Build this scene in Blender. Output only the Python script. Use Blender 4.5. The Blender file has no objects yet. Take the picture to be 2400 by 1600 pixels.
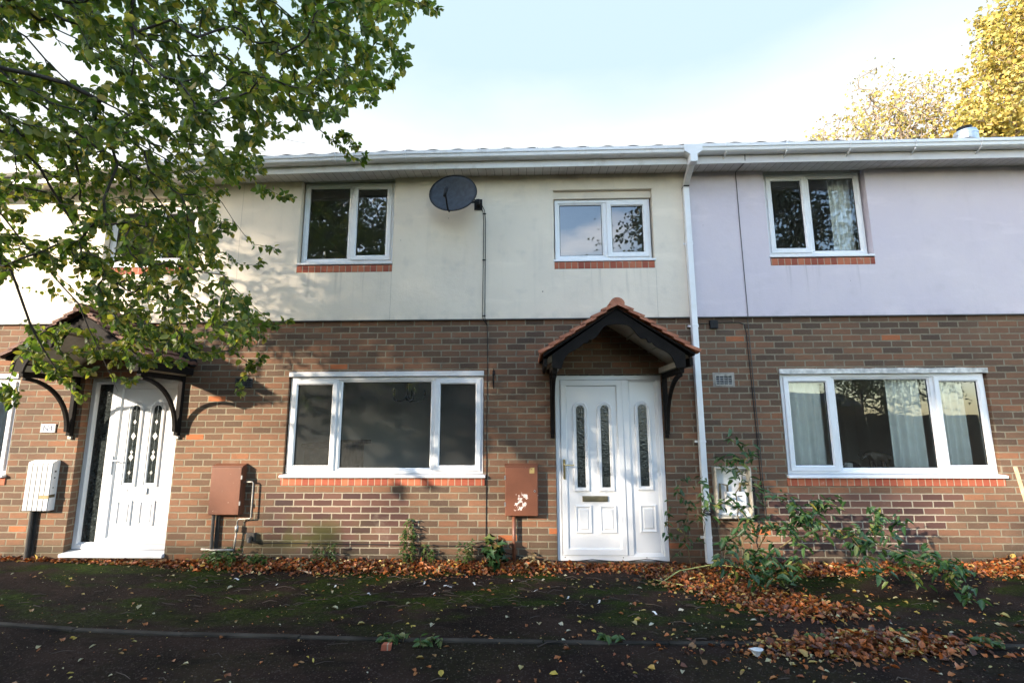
import bpy, math, random
import numpy as np
from mathutils import Matrix, Vector
random.seed(7); RNG = np.random.default_rng(11)
PI = math.pi
S = bpy.context.scene
C = S.collection

# ---------------------------------------------------------------- camera
F_PX, PITCH, YAW, ROLL, DIST, EYE = 1150.0, .16005, .0325, -.0031, 5.81, 1.60
cam = bpy.data.cameras.new('camera'); co = bpy.data.objects.new('camera', cam); C.objects.link(co)
cam.sensor_width = 36; cam.lens = F_PX / 2400 * 36; cam.clip_start = .05; cam.clip_end = 1500
Rm = Matrix.Rotation(YAW, 3, 'Z') @ Matrix.Rotation(PITCH, 3, 'X') @ Matrix.Rotation(-ROLL, 3, 'Y')
co.matrix_world = Matrix.Translation((0, -DIST, EYE)) @ (Rm @ Matrix.Rotation(PI / 2, 3, 'X')).to_4x4()
S.camera = co
S.render.resolution_x = 1024; S.render.resolution_y = 682
RN = np.array(Rm)
def ray(u, v, t):
    """world point seen at photo position u,v (2352 wide) on the plane t metres ahead of the eye"""
    x = u * 2400 / 2352 - 1200; y = v * 2400 / 2352 - 800
    d = RN @ np.array([x / F_PX, 1, -y / F_PX])
    return np.array([d[0] / d[1] * t, -DIST + t, EYE + d[2] / d[1] * t])

# ---------------------------------------------------------------- light
SUN = Vector((-1.2, -1, .47)).normalized()          # towards the sun
el = math.asin(SUN.z)
W = bpy.data.worlds.new('World'); S.world = W; W.use_nodes = True
nt = W.node_tree; nt.nodes.clear()
wo = nt.nodes.new('ShaderNodeOutputWorld'); bg = nt.nodes.new('ShaderNodeBackground')
sky = nt.nodes.new('ShaderNodeTexSky'); sky.sky_type = 'NISHITA'; sky.sun_disc = False
sky.sun_elevation = el; sky.sun_rotation = math.atan2(SUN.x, SUN.y) % (2 * PI)
sky.air_density = 1.0; sky.dust_density = .7; sky.ozone_density = 1.2
bg.inputs['Strength'].default_value = .15
tc = nt.nodes.new('ShaderNodeTexCoord'); mp = nt.nodes.new('ShaderNodeMapping'); mp.inputs['Scale'].default_value = (1, 1, 2.6)
nz = nt.nodes.new('ShaderNodeTexNoise'); nz.inputs['Scale'].default_value = 1.7; nz.inputs['Detail'].default_value = 6; nz.inputs['Roughness'].default_value = .55
rp = nt.nodes.new('ShaderNodeValToRGB'); rp.color_ramp.elements[0].position = .60; rp.color_ramp.elements[1].position = .88; rp.color_ramp.elements[1].color = (1, 1, 1, 1)
mx = nt.nodes.new('ShaderNodeMix'); mx.data_type = 'RGBA'
mx.inputs[7].default_value = (9.6, 8.7, 7.7, 1)
L = nt.links.new
L(tc.outputs['Generated'], mp.inputs[0]); L(mp.outputs[0], nz.inputs['Vector']); L(nz.outputs['Fac'], rp.inputs[0])
L(rp.outputs[0], mx.inputs[0]); L(sky.outputs[0], mx.inputs[6])
# thin bright cirrus haze over the northern half of the sky, thicker towards the horizon
sx = nt.nodes.new('ShaderNodeSeparateXYZ'); L(tc.outputs['Generated'], sx.inputs[0])
def wmath(op, a, b, c=None, cl=False):
    n = nt.nodes.new('ShaderNodeMath'); n.operation = op; n.use_clamp = cl
    for i, q in enumerate((a, b, c)):
        if q is None: continue
        if hasattr(q, 'type'): L(q, n.inputs[i])
        else: n.inputs[i].default_value = q
    return n.outputs[0]
north = wmath('MULTIPLY_ADD', sx.outputs['Y'], 2.2, .1, True)
low = wmath('MULTIPLY_ADD', sx.outputs['Z'], -5.0, 3.28, True)
low = wmath('MULTIPLY_ADD', nz.outputs['Fac'], .9, wmath('SUBTRACT', low, .62), True)
vc = nt.nodes.new('ShaderNodeMix'); vc.data_type = 'RGBA'; vc.inputs[6].default_value = (.80, 1.03, 1.12, 1); vc.inputs[7].default_value = (1.5, 1.5, 1.5, 1)
L(low, vc.inputs[0]); mv = nt.nodes.new('ShaderNodeMix'); mv.data_type = 'RGBA'; L(north, mv.inputs[0]); L(mx.outputs[2], mv.inputs[6]); L(vc.outputs[2], mv.inputs[7])
L(mv.outputs[2], bg.inputs['Color']); L(bg.outputs[0], wo.inputs['Surface'])
sl = bpy.data.lights.new('sun', 'SUN'); sl.energy = 2.3; sl.angle = math.radians(1.0); sl.color = (1, .87, .70)
so = bpy.data.objects.new('sun', sl); C.objects.link(so); so.rotation_euler = SUN.to_track_quat('Z', 'Y').to_euler(); so.location = (-20, -20, 12)
S.view_settings.view_transform = 'Standard'; S.view_settings.look = 'None'; S.view_settings.gamma = 1
S.view_settings.exposure = 2.6
S.render.engine = 'CYCLES'
S.cycles.max_bounces = 8; S.cycles.transparent_max_bounces = 12

# ---------------------------------------------------------------- node helper
class Nd:
    def __init__(s, m, o): s.m, s.o = m, o
    def _b(s, op, b, c=None, clamp=False):
        n = s.m.nodes.new('ShaderNodeMath'); n.operation = op; n.use_clamp = clamp
        for i, q in enumerate((s, b, c)):
            if q is None: continue
            if isinstance(q, Nd): s.m.links.new(q.o, n.inputs[i])
            else: n.inputs[i].default_value = q
        return Nd(s.m, n.outputs[0])
    def __add__(s, b): return s._b('ADD', b)
    def __sub__(s, b): return s._b('SUBTRACT', b)
    def __mul__(s, b): return s._b('MULTIPLY', b)
    def __truediv__(s, b): return s._b('DIVIDE', b)
    def floor(s): return s._b('FLOOR', None)
    def fract(s): return s._b('FRACT', None)
    def abs(s): return s._b('ABSOLUTE', None)
    def mod(s, b): return s._b('FLOORED_MODULO', b)
    def mn(s, b): return s._b('MINIMUM', b)
    def mxx(s, b): return s._b('MAXIMUM', b)
    def gt(s, b): return s._b('GREATER_THAN', b)
    def lt(s, b): return s._b('LESS_THAN', b)
    def sm(s, a, b):
        n = s.m.nodes.new('ShaderNodeMapRange'); n.interpolation_type = 'SMOOTHSTEP'
        s.m.links.new(s.o, n.inputs[0]); n.inputs[1].default_value = a; n.inputs[2].default_value = b
        return Nd(s.m, n.outputs[0])
class Mat:
    def __init__(s, name):
        s.mat = bpy.data.materials.new(name); s.mat.use_nodes = True; s.t = s.mat.node_tree
        s.nodes = s.t.nodes; s.links = s.t.links
        s.b = s.nodes['Principled BSDF']; s.out = s.nodes['Material Output']
        s.geo = s.nodes.new('ShaderNodeNewGeometry'); sp = s.nodes.new('ShaderNodeSeparateXYZ')
        s.links.new(s.geo.outputs['Position'], sp.inputs[0])
        s.x, s.y, s.z = (Nd(s, sp.outputs[i]) for i in range(3))
        s.rnd = Nd(s, s.geo.outputs['Random Per Island'])
    def vec(s, x=0, y=0, z=0):
        n = s.nodes.new('ShaderNodeCombineXYZ')
        for i, q in enumerate((x, y, z)):
            if isinstance(q, Nd): s.links.new(q.o, n.inputs[i])
            else: n.inputs[i].default_value = q
        return Nd(s, n.outputs[0])
    def noise(s, scale, v=None, detail=4, rough=.55, stretch=None):
        n = s.nodes.new('ShaderNodeTexNoise'); n.inputs['Scale'].default_value = scale; n.inputs['Detail'].default_value = detail; n.inputs['Roughness'].default_value = rough
        if v is None: v = s.vec(s.x * stretch[0], s.y * stretch[1], s.z * stretch[2]) if stretch else Nd(s, s.geo.outputs['Position'])
        s.links.new(v.o, n.inputs['Vector']); return Nd(s, n.outputs['Fac'])
    def vor(s, scale, v=None):
        n = s.nodes.new('ShaderNodeTexVoronoi'); n.inputs['Scale'].default_value = scale
        s.links.new((v or Nd(s, s.geo.outputs['Position'])).o, n.inputs['Vector']); return Nd(s, n.outputs['Distance'])
    def white(s, v):
        n = s.nodes.new('ShaderNodeTexWhiteNoise'); n.noise_dimensions = '3D'; s.links.new(v.o, n.inputs['Vector']); return Nd(s, n.outputs['Value'])
    def ramp(s, f, stops, const=False):
        n = s.nodes.new('ShaderNodeValToRGB'); e = n.color_ramp.elements
        if const: n.color_ramp.interpolation = 'CONSTANT'
        while len(e) < len(stops): e.new(.5)
        for q, (p, c) in zip(e, stops): q.position = p; q.color = (*c, 1)
        s.links.new(f.o, n.inputs[0]); return Nd(s, n.outputs[0])
    def mix(s, f, a, b, mode='MIX'):
        n = s.nodes.new('ShaderNodeMix'); n.data_type = 'RGBA'; n.blend_type = mode
        for i, q in ((0, f), (6, a), (7, b)):
            if isinstance(q, Nd): s.links.new(q.o, n.inputs[i])
            elif i: n.inputs[i].default_value = (*q, 1)
            else: n.inputs[0].default_value = q
        return Nd(s, n.outputs[2])
    def bump(s, h, st=.4, dist=.01):
        n = s.nodes.new('ShaderNodeBump'); n.inputs['Strength'].default_value = st; n.inputs['Distance'].default_value = dist
        s.links.new(h.o, n.inputs['Height']); s.links.new(n.outputs[0], s.b.inputs['Normal'])
    def set(s, **k):
        for a, q in k.items():
            i = s.b.inputs[{'col': 'Base Color', 'rough': 'Roughness', 'metal': 'Metallic', 'spec': 'Specular IOR Level'}[a]]
            if isinstance(q, Nd): s.links.new(q.o, i)
            elif isinstance(q, tuple): i.default_value = (*q, 1)
            else: i.default_value = q
        return s
def plain(name, col, rough=.5, metal=0, var=.15, sc=9, bump=0, spec=.5):
    m = Mat(name); m.b.inputs['Specular IOR Level'].default_value = spec; n = m.noise(sc, detail=5)
    a = tuple(c * (1 - var) for c in col); b = tuple(min(1, c * (1 + var)) for c in col)
    m.set(col=m.ramp(n, [(.3, a), (.7, b)]), rough=rough, metal=metal)
    if bump: m.bump(m.noise(sc * 12), bump, .004)
    return m.mat
MT = {}
# brick wall in stretcher bond
def brick():
    m = Mat('brick_wall'); u = m.x + m.y
    wob = m.noise(9, detail=2) - .5; wob2 = m.noise(30, detail=2) - .5
    u2 = u + wob * .012 + wob2 * .008; z2 = m.z + wob * .006 + wob2 * .008
    rz = (z2 - .035) / .075; row = rz.floor(); fz = rz.fract()
    off = row.mod(2) * .5
    ru = (u2 - .206) / .225 + off + (m.white(m.vec(row, 3, 1)) - .5) * .09; colm = ru.floor(); fu = ru.fract()
    du = (fu.mn(fu * -1 + 1)) * .225; dz = (fz.mn(fz * -1 + 1)) * .075
    brk = du.mn(dz).sm(.0048, .0092)
    idv = m.white(m.vec(row, colm, 5)); id2 = m.white(m.vec(colm, row, 9))
    xc = (colm - off + .5) * .225 + .206; zc = (row + .5) * .075 + .035
    big = m.noise(.55, detail=2)
    key = idv * .8 + (big - .5) * .7 + .1
    c = m.ramp(key, [(0, (.058, .038, .031)), (.22, (.095, .056, .040)), (.42, (.132, .070, .047)), (.6, (.175, .082, .050)), (.78, (.140, .080, .053)), (.92, (.21, .090, .050)), (1, (.25, .105, .055))])
    c = m.mix(id2.gt(.988), c, (.33, .10, .04))
    st = m.noise(1, m.vec(u * 14, m.y * 14, m.z * 75), 4, .7)
    c = m.mix(st.sm(.35, .75) * .5, c, (.085, .062, .043))
    c = m.mix((m.noise(60, detail=3)).sm(.55, .8) * .3, c, (.30, .17, .10))
    c = m.mix(1.0, c, (1.18, 1.17, 1.08), 'MULTIPLY')
    # patches of newer, darker, smoother bricks under two windows
    edge = zc * .35 - 1.62 + (m.white(m.vec(row, 1, 2)) - .5) * .3
    e2 = zc * .8 + 4.1 + (m.white(m.vec(row, 4, 2)) - .5) * .25
    pa = (xc.gt(-2.95)) * (xc.lt(edge)) * (zc.lt(.80)); pb = (xc.gt(2.78)) * (xc.lt(e2)) * (zc.lt(.80))
    new = pa.mxx(pb)
    nc = m.ramp(idv, [(0, (.050, .028, .026)), (.4, (.085, .043, .035)), (.75, (.115, .058, .044)), (1, (.15, .08, .06))])
    c = m.mix(new, c, nc)
    # algae, damp foot
    al = ((m.x + 2.55).abs().sm(1.0, .1)) * ((m.z - .30).abs().sm(.32, .03)) * m.noise(3.2).sm(.38, .6)
    mo = m.ramp(m.noise(5), [(.3, (.165, .140, .098)), (.7, (.25, .215, .150))])
    mo = m.mix(new * .6, mo, (.37, .32, .25))
    full = m.mix(brk, mo, c)
    full = m.mix(al * .75, full, (.085, .085, .022))
    dm = m.z.sm(.34, .03) * m.noise(2.5).sm(.25, .55)
    full = m.mix(dm * .7, full, (.045, .040, .024))
    full = m.mix(m.noise(.9, detail=5).sm(.56, .74) * .3, full, (.05, .042, .036))
    full = m.mix(m.noise(1.6, detail=6, rough=.7).sm(.60, .72) * .3, full, (.27, .22, .17))
    ef = m.z.sm(2.1, 2.8) * m.noise(1.4, stretch=(1, 1, .5)).sm(.4, .8)
    full = m.mix(ef * .35, full, (.12, .095, .075))
    m.set(col=full, rough=.9, spec=.25)
    m.bump(brk + st * .35 * (new * -.8 + 1) + m.noise(120) * .15, .75, .006)
    return m.mat
MT['brick'] = brick()
def render_mat(name, base, tint, dirt):
    m = Mat(name)
    n1 = m.noise(1.1, detail=5); n2 = m.noise(5, detail=5); n3 = m.noise(2, stretch=(3.5, 1, .35), detail=4)
    c = m.mix(n1.sm(.35, .7), base, tint)
    c = m.mix((n2.sm(.52, .8)) * .4, c, dirt)
    c = m.mix(n3.sm(.55, .8) * .32, c, dirt)
    c = m.mix(m.noise(1.3, stretch=(1, 1, 4)).sm(.55, .7) * .35, c, tuple(min(1, q * 1.13) for q in tint))
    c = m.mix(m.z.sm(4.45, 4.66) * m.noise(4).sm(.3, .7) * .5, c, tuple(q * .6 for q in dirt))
    c = m.mix(m.z.sm(2.92, 2.81) * m.noise(6).sm(.4, .7) * .3, c, tuple(q * .6 for q in dirt))
    jx = (m.noise(6) - .5) * .012
    for x0, z1 in ((-3.62, 4.7), (-1.675, 3.42), (1.56, 3.42)):
        c = m.mix((m.x - x0 + jx).abs().lt(.0028) * m.z.lt(z1) * .45, c, (.20, .18, .16))
    run = m.noise(1, m.vec(m.x * 16, 0, m.z * .7), 3, .6).sm(.52, .8)
    for a, b, zt in ((-2.87, -1.67, 3.42), (.33, 1.56, 3.42), (2.93, 4.16, 3.43), (-5.38, -4.15, 3.42)):
        c = m.mix((m.x - (a + b) / 2).abs().lt((b - a) / 2 + .03) * m.z.lt(zt) * m.z.sm(zt - .55, zt) * run * .5, c, tuple(q * .55 for q in dirt))
    cr = m.vor(1.1, m.vec(m.x + m.noise(3) * .8, 0, m.z + m.noise(3.3) * .8))
    c = m.mix(m.noise(230, detail=2).sm(.55, .75) * .22, c, tuple(q * .6 for q in base))
    sp = m.vor(4.5); c = m.mix(sp.lt(.035) * m.noise(3).gt(.52), c, (.12, .10, .09))
    m.set(col=c, rough=.93, spec=.2)
    m.bump(m.noise(160, detail=2) * .5 + m.noise(14) * .9, .35, .008)
    return m.mat
MT['cream'] = render_mat('cream_render', (.68, .602, .50), (.735, .65, .535), (.49, .45, .40))
MT['lilac'] = render_mat('lilac_render', (.56, .50, .545), (.60, .535, .56), (.49, .44, .465))
def upvc(name, col, dirt, amt):
    m = Mat(name); n = m.noise(7, detail=6, rough=.65); n2 = m.noise(2.2, stretch=(1, 1, 3))
    c = m.mix((n.sm(.5, .8)) * amt, col, dirt); c = m.mix(n2.sm(.55, .75) * amt * .6, c, dirt)
    c = m.mix(m.noise(90, detail=2).sm(.68, .78) * amt, c, tuple(q * .4 for q in dirt))
    m.set(col=c, rough=.32); m.bump(m.noise(3), .12, .01); return m.mat
MT['upvc'] = upvc('white_upvc', (.72, .72, .725), (.55, .53, .48), .30)
MT['upvc_old'] = upvc('weathered_white_upvc', (.66, .65, .65), (.36, .32, .29), .65)
MT['fascia_l'] = upvc('greyish_fascia', (.60, .575, .585), (.42, .39, .38), .35)
def soffit():
    m = Mat('soffit_boards'); f = (m.x / .10).fract(); g = f.lt(.05)
    c = m.mix(m.noise(5).sm(.45, .75) * .5, (.60, .585, .57), (.36, .32, .29)); c = m.mix(g, c, (.16, .14, .13))
    m.set(col=c, rough=.5); m.bump(g * -1, .6, .006); return m.mat
MT['soffit'] = soffit()
def tilemat(name, cols):
    m = Mat(name); n = m.noise(14, detail=5)
    c = m.ramp(n, [(.25, cols[0]), (.5, cols[1]), (.75, cols[2])]); c = m.mix(m.noise(55).sm(.6, .75) * .5, c, (.5, .38, .3))
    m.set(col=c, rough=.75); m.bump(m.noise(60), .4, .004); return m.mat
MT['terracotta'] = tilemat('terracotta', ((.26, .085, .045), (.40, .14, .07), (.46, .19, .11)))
MT['terracotta_dark'] = tilemat('shaded_dirty_terracotta', ((.07, .030, .020), (.12, .050, .032), (.17, .075, .05)))  # terracotta colour darkened for shade and dirt on the left canopy
MT['rooftile'] = tilemat('dark_roof_tile', ((.03, .027, .025), (.06, .05, .045), (.09, .07, .06)))
MT['sillbrick'] = None
def sillbrick():
    m = Mat('red_sill_brick'); u = m.x / .0775; f = u.fract(); k = (f.mn(f * -1 + 1)).sm(.04, .075)
    r = m.white(m.vec(u.floor(), 2, (m.z).floor())); c = m.ramp(r, [(0, (.25, .055, .03)), (.5, (.33, .082, .040)), (1, (.42, .13, .062))])
    c = m.mix(m.noise(25).sm(.5, .8) * .35, c, (.17, .06, .045))
    c = m.mix(m.noise(9, detail=6).sm(.66, .72) * .7, c, (.5, .42, .36))
    m.set(col=m.mix(k, (.34, .28, .2), c), rough=.85); m.bump(k + m.noise(80) * .3, .6, .004); return m.mat
MT['sillbrick'] = sillbrick()
MT['darkwood'] = plain('dark_brown_painted_wood', (.010, .008, .007), .7, var=.35, sc=12, bump=.2, spec=.12)
MT['black'] = plain('black_plastic', (.010, .010, .011), .6, spec=.25)
MT['gasket'] = plain('gasket', (.01, .01, .01), .6)
MT['concrete'] = plain('weathered_concrete', (.26, .235, .20), .9, var=.45, sc=7, bump=.6)
MT['stone'] = plain('painted_stone_lintel', (.56, .54, .50), .85, var=.35, sc=16, bump=.9)
MT['brass'] = plain('brass', (.62, .46, .22), .28, 1)
MT['dullbrass'] = plain('tarnished_brass', (.24, .20, .12), .4, .8, var=.3)
MT['chrome'] = plain('grey_metal', (.42, .42, .42), .35, .8)
MT['galv'] = plain('galvanised_steel', (.55, .56, .58), .38, .85, var=.25)
MT['dish'] = plain('charcoal_dish', (.036, .042, .050), .6, var=.25, sc=20, spec=.25)
MT['darkpipe'] = plain('dark_pipe', (.05, .045, .04), .5, var=.4)
MT['greypipe'] = plain('dull_grey_pipe', (.30, .28, .25), .45, .4, var=.4, sc=25)
MT['interior'] = plain('interior_plaster', (.74, .73, .69), .9, var=.08, sc=2)
MT['carpet'] = plain('carpet', (.30, .28, .25), .95)
MT['cloth'] = plain('pale_curtain', (.80, .82, .79), .9, var=.06)
MT['cream_paint'] = plain('cream_paint', (.42, .38, .31), .5, var=.15, sc=14)
MT['doorpaint'] = upvc('white_door', (.67, .67, .675), (.6, .57, .5), .12)
MT['wood'] = plain('weathered_plank', (.36, .27, .16), .85, var=.35, sc=20, bump=.5)
def rusty(name, base, chip):
    m = Mat(name); n = m.noise(3, detail=4)
    c = m.ramp(n, [(.3, tuple(q * .8 for q in base)), (.7, tuple(q * 1.25 for q in base))])
    if chip:
        d = (m.x + .09).abs().sm(.15, .02) * ((m.z - .70).abs().sm(.17, .04))
        k = (m.noise(20, detail=5, rough=.7) + d * .24).gt(.735)
        c = m.mix(k, c, (.72, .60, .55))
        k2 = ((m.x - .035).abs().lt(.028)) * ((m.z - 1.045).abs().lt(.03)) * m.noise(40).gt(.42)
        c = m.mix(k2, c, (.36, .27, .10))
    else: c = m.mix(m.noise(38, detail=2).gt(.74), c, (.6, .5, .4))
    m.set(col=c, rough=.42); m.bump(m.noise(45), .25, .003); return m.mat
MT['rust'] = rusty('brown_painted_steel', (.135, .050, .027), False)
MT['rustchip'] = rusty('chipped_brown_steel', (.135, .050, .027), True)
def glass(name='window_glass', k=3.0, wav=.10, dust=.012):
    m = Mat(name); m.nodes.remove(m.b)
    fr = m.nodes.new('ShaderNodeFresnel'); fr.inputs['IOR'].default_value = 1.5
    tr = m.nodes.new('ShaderNodeBsdfTransparent'); tr.inputs[0].default_value = (.90, .92, .90, 1)
    gl = m.nodes.new('ShaderNodeBsdfGlossy'); gl.inputs['Roughness'].default_value = .004; gl.inputs[0].default_value = (1, 1, 1, 1)
    bm = m.nodes.new('ShaderNodeBump'); bm.inputs['Strength'].default_value = wav; bm.inputs['Distance'].default_value = .01
    m.links.new(m.noise(2.5, detail=1).o, bm.inputs['Height']); m.links.new(bm.outputs[0], gl.inputs['Normal'])
    f = Nd(m, fr.outputs[0])._b('MULTIPLY', k, None, True); ms = m.nodes.new('ShaderNodeMixShader')
    m.links.new(f.o, ms.inputs[0]); m.links.new(tr.outputs[0], ms.inputs[1]); m.links.new(gl.outputs[0], ms.inputs[2]); 
    df = m.nodes.new('ShaderNodeBsdfDiffuse'); df.inputs[0].default_value = (.55, .55, .52, 1); m2 = m.nodes.new('ShaderNodeMixShader')
    dm = m.noise(2.3, detail=5)._b('MULTIPLY_ADD', dust * .8, dust * .6); m.links.new(dm.o, m2.inputs[0]); m.links.new(ms.outputs[0], m2.inputs[1]); m.links.new(df.outputs[0], m2.inputs[2]); m.links.new(m2.outputs[0], m.out.inputs[0])
    return m.mat
MT['glass'] = glass(); MT['dusty'] = glass('dusty_window_glass', 2.2, .1, .055)
def obscure():
    m = Mat('obscured_glass'); v = m.vor(55); n = m.noise(40, detail=3)
    c = m.ramp(n, [(.35, (.010, .013, .013)), (.65, (.035, .042, .042)), (.85, (.12, .14, .14))])
    m.set(col=c, rough=.12); m.bump(v + n, .3, .006); return m.mat
MT['obscure'] = obscure()
def ground_mat(name, base, warm):
    m = Mat(name); n = m.noise(1.3, detail=6, rough=.6); f = m.noise(140, detail=3)
    c = m.mix(n.sm(.35, .65), base, warm)
    c = m.mix(f.sm(.5, .8) * .5, c, tuple(q * 2.2 for q in warm))
    mo = m.noise(1.05, m.vec(m.x * .8 + 4, m.y * 1.6, 0), 8, .68).sm(.47, .58)
    nearwall = m.y.sm(-2.0, -1.2) * .85 + .15
    c = m.mix(mo * nearwall, c, m.ramp(m.noise(30), [(.35, (.010, .015, .003)), (.7, (.034, .052, .007))]))
    c = m.mix(m.noise(22, detail=5).sm(.58, .70) * .6, c, (.008, .006, .005))
    ag = m.white(m.vec((m.x * 110).floor(), (m.y * 110).floor(), 1)); c = m.mix(ag.gt(.93) * .35, c, (.10, .085, .07))
    c = m.mix(m.noise(2.2, m.vec(m.x * .6, m.y * 1.8, 3), 6, .65).sm(.54, .66) * .55, c, (.006, .005, .004))
    m.set(col=c, rough=.95, spec=.06); m.bump(f * .8 + m.noise(25) * 1.2, .8, .012); return m.mat
MT['asphalt'] = ground_mat('old_asphalt', (.0125, .0085, .0070), (.029, .018, .0135))
MT['path'] = ground_mat('mossy_asphalt', (.0125, .0090, .0068), (.031, .0195, .0145))
MT['far'] = plain('distant_grass', (.05, .07, .025), .95, var=.4, sc=.6)
def leafmat(name, stops, trans=.35, rough=.45, tcol=None):
    m = Mat(name); c = m.ramp(m.rnd, stops); c = m.mix(m.noise(45, detail=2).sm(.5, .8) * .35, c, m.mix(.5, c, (.02, .015, .005)))
    m.set(col=c, rough=rough)
    t = m.nodes.new('ShaderNodeBsdfTranslucent'); g = m.mix(1.0, c, tcol or (1.3, 1.5, .6), 'MULTIPLY'); m.links.new(g.o, t.inputs[0])
    ms = m.nodes.new('ShaderNodeMixShader'); ms.inputs[0].default_value = trans
    m.links.new(m.b.outputs[0], ms.inputs[1]); m.links.new(t.outputs[0], ms.inputs[2]); m.links.new(ms.outputs[0], m.out.inputs[0])
    return m.mat
MT['leaf'] = leafmat('green_leaf', [(0, (.050, .090, .024)), (.3, (.10, .148, .036)), (.65, (.15, .180, .042)), (.84, (.225, .225, .05)), (.94, (.38, .31, .065)), (1, (.45, .32, .11))], .55)
MT['gold'] = leafmat('golden_leaf', [(0, (.30, .29, .08)), (.3, (.48, .41, .11)), (.6, (.62, .46, .13)), (.85, (.42, .40, .14)), (1, (.42, .28, .16))], .45, .5, (1.2, 1.1, .7))
MT['darkleaf'] = leafmat('dark_leaf', [(0, (.016, .03, .01)), (.6, (.04, .06, .018)), (1, (.10, .09, .025))], .25)
MT['bush'] = leafmat('bush_leaf', [(0, (.018, .055, .016)), (.5, (.032, .082, .024)), (.88, (.060, .115, .032)), (.97, (.20, .22, .05)), (1, (.30, .20, .05))], .25)
MT['weed'] = leafmat('weed_leaf', [(0, (.04, .085, .02)), (.6, (.075, .13, .03)), (1, (.17, .17, .06))], .3)
MT['drygrass'] = leafmat('dry_grass', [(0, (.20, .14, .07)), (1, (.32, .25, .14))], .2)
MT['litter'] = leafmat('dead_leaf', [(0, (.045, .018, .010)), (.25, (.13, .040, .015)), (.5, (.29, .078, .018)), (.72, (.44, .130, .026)), (.86, (.26, .14, .055)), (.94, (.48, .31, .06)), (1, (.45, .40, .22))], .12, .5, (1, .9, .6))
MT['sparse'] = leafmat('fallen_leaf', [(0, (.16, .05, .018)), (.25, (.36, .12, .028)), (.5, (.26, .16, .06)), (.7, (.46, .34, .05)), (.85, (.36, .32, .17)), (1, (.50, .46, .34))], .12, .5, (1, .9, .6))
MT['bark'] = plain('bark', (.045, .035, .027), .85, var=.4, sc=30, bump=.4)
MT['palebark'] = plain('pale_bark', (.20, .16, .13), .85, var=.3, sc=12)
MT['twig'] = plain('twig', (.055, .038, .026), .85, var=.5, sc=8)
MT['stem'] = plain('stem', (.14, .10, .045), .7, var=.4)
MT['whiteplastic'] = plain('white_plastic', (.62, .63, .62), .5, var=.15)
MT['bronze'] = plain('bronze_figurine', (.07, .052, .036), .45, .3, var=.4, sc=60)

# ---------------------------------------------------------------- mesh helper
class M:
    def __init__(s): s.v = []; s.f = []
    def add(s, vs, fs):
        k = len(s.v); s.v += [tuple(map(float, p)) for p in vs]; s.f += [tuple(i + k for i in f) for f in fs]; return s
    def box(s, x0, x1, y0, y1, z0, z1):
        return s.add([(x0, y0, z0), (x1, y0, z0), (x1, y1, z0), (x0, y1, z0), (x0, y0, z1), (x1, y0, z1), (x1, y1, z1), (x0, y1, z1)],
                     [(0, 3, 2, 1), (4, 5, 6, 7), (0, 1, 5, 4), (1, 2, 6, 5), (2, 3, 7, 6), (3, 0, 4, 7)])
    def loft(s, loops, cap=True, closed=True):
        n = len(loops[0]); vs = [p for l in loops for p in l]; fs = []
        for j in range(len(loops) - 1):
            for i in range(n if closed else n - 1):
                a = j * n + i; b = j * n + (i + 1) % n; fs.append((a, b, b + n, a + n))
        if cap: fs.append(tuple(range(n))[::-1]); fs.append(tuple(range((len(loops) - 1) * n, len(loops) * n)))
        return s.add(vs, fs)
    def tube(s, pts, r, n=8):
        pts = [Vector(p) for p in pts]; rs = r if isinstance(r, (list, tuple)) else [r] * len(pts); loops = []
        d = (pts[1] - pts[0]).normalized(); up = Vector((0, 0, 1)) if abs(d.z) < .9 else Vector((1, 0, 0)); a = d.cross(up).normalized()
        for i, p in enumerate(pts):
            d = (pts[min(i + 1, len(pts) - 1)] - pts[max(i - 1, 0)]).normalized()
            a = (a - d * a.dot(d)).normalized(); b = d.cross(a)
            loops.append([p + (a * math.cos(2 * PI * k / n) + b * math.sin(2 * PI * k / n)) * rs[i] for k in range(n)])
        return s.loft(loops)
    def prism(s, poly, y0, y1):      # polygon in x,z extruded along y
        n = len(poly); vs = [(x, y0, z) for x, z in poly] + [(x, y1, z) for x, z in poly]
        return s.add(vs, [tuple(range(n)), tuple(range(2 * n - 1, n - 1, -1))] + [((i + 1) % n, i, i + n, (i + 1) % n + n) for i in range(n)])
    def ring(s, x0, x1, z0, z1, prof):      # prof: (inset, y) pairs lofted round a rectangle
        s.loft([[(x0 + i, y, z0 + i), (x1 - i, y, z0 + i), (x1 - i, y, z1 - i), (x0 + i, y, z1 - i)] for i, y in prof] , cap=False)
        return s
    def build(s, name, mat, parent=None, smooth=False, bevel=0, seg=2):
        V = np.array(s.v); org = np.array([(V[:, 0].min() + V[:, 0].max()) / 2, (V[:, 1].min() + V[:, 1].max()) / 2, V[:, 2].min()])
        me = bpy.data.meshes.new(name); me.from_pydata([tuple(p) for p in V - org], [], s.f); me.update()
        me.materials.append(MT[mat] if isinstance(mat, str) else mat)
        if smooth: me.polygons.foreach_set('use_smooth', [True] * len(me.polygons))
        return link(name, me, org, parent, bevel, seg)
WL = {}
def link(name, me, org, parent=None, bevel=0, seg=2):
    o = bpy.data.objects.new(name, me); C.objects.link(o)
    pw = WL.get(parent.name, Vector((0, 0, 0))) if parent else Vector((0, 0, 0))
    o.location = Vector(org) - pw
    if parent: o.parent = parent
    WL[o.name] = Vector(org)
    if bevel:
        b = o.modifiers.new('bevel', 'BEVEL'); b.width = bevel; b.segments = seg; b.limit_method = 'ANGLE'
    return o
def tag(o, label, cat, group=None):
    o['label'] = label; o['category'] = cat
    if group: o['group'] = group
    return o
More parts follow.
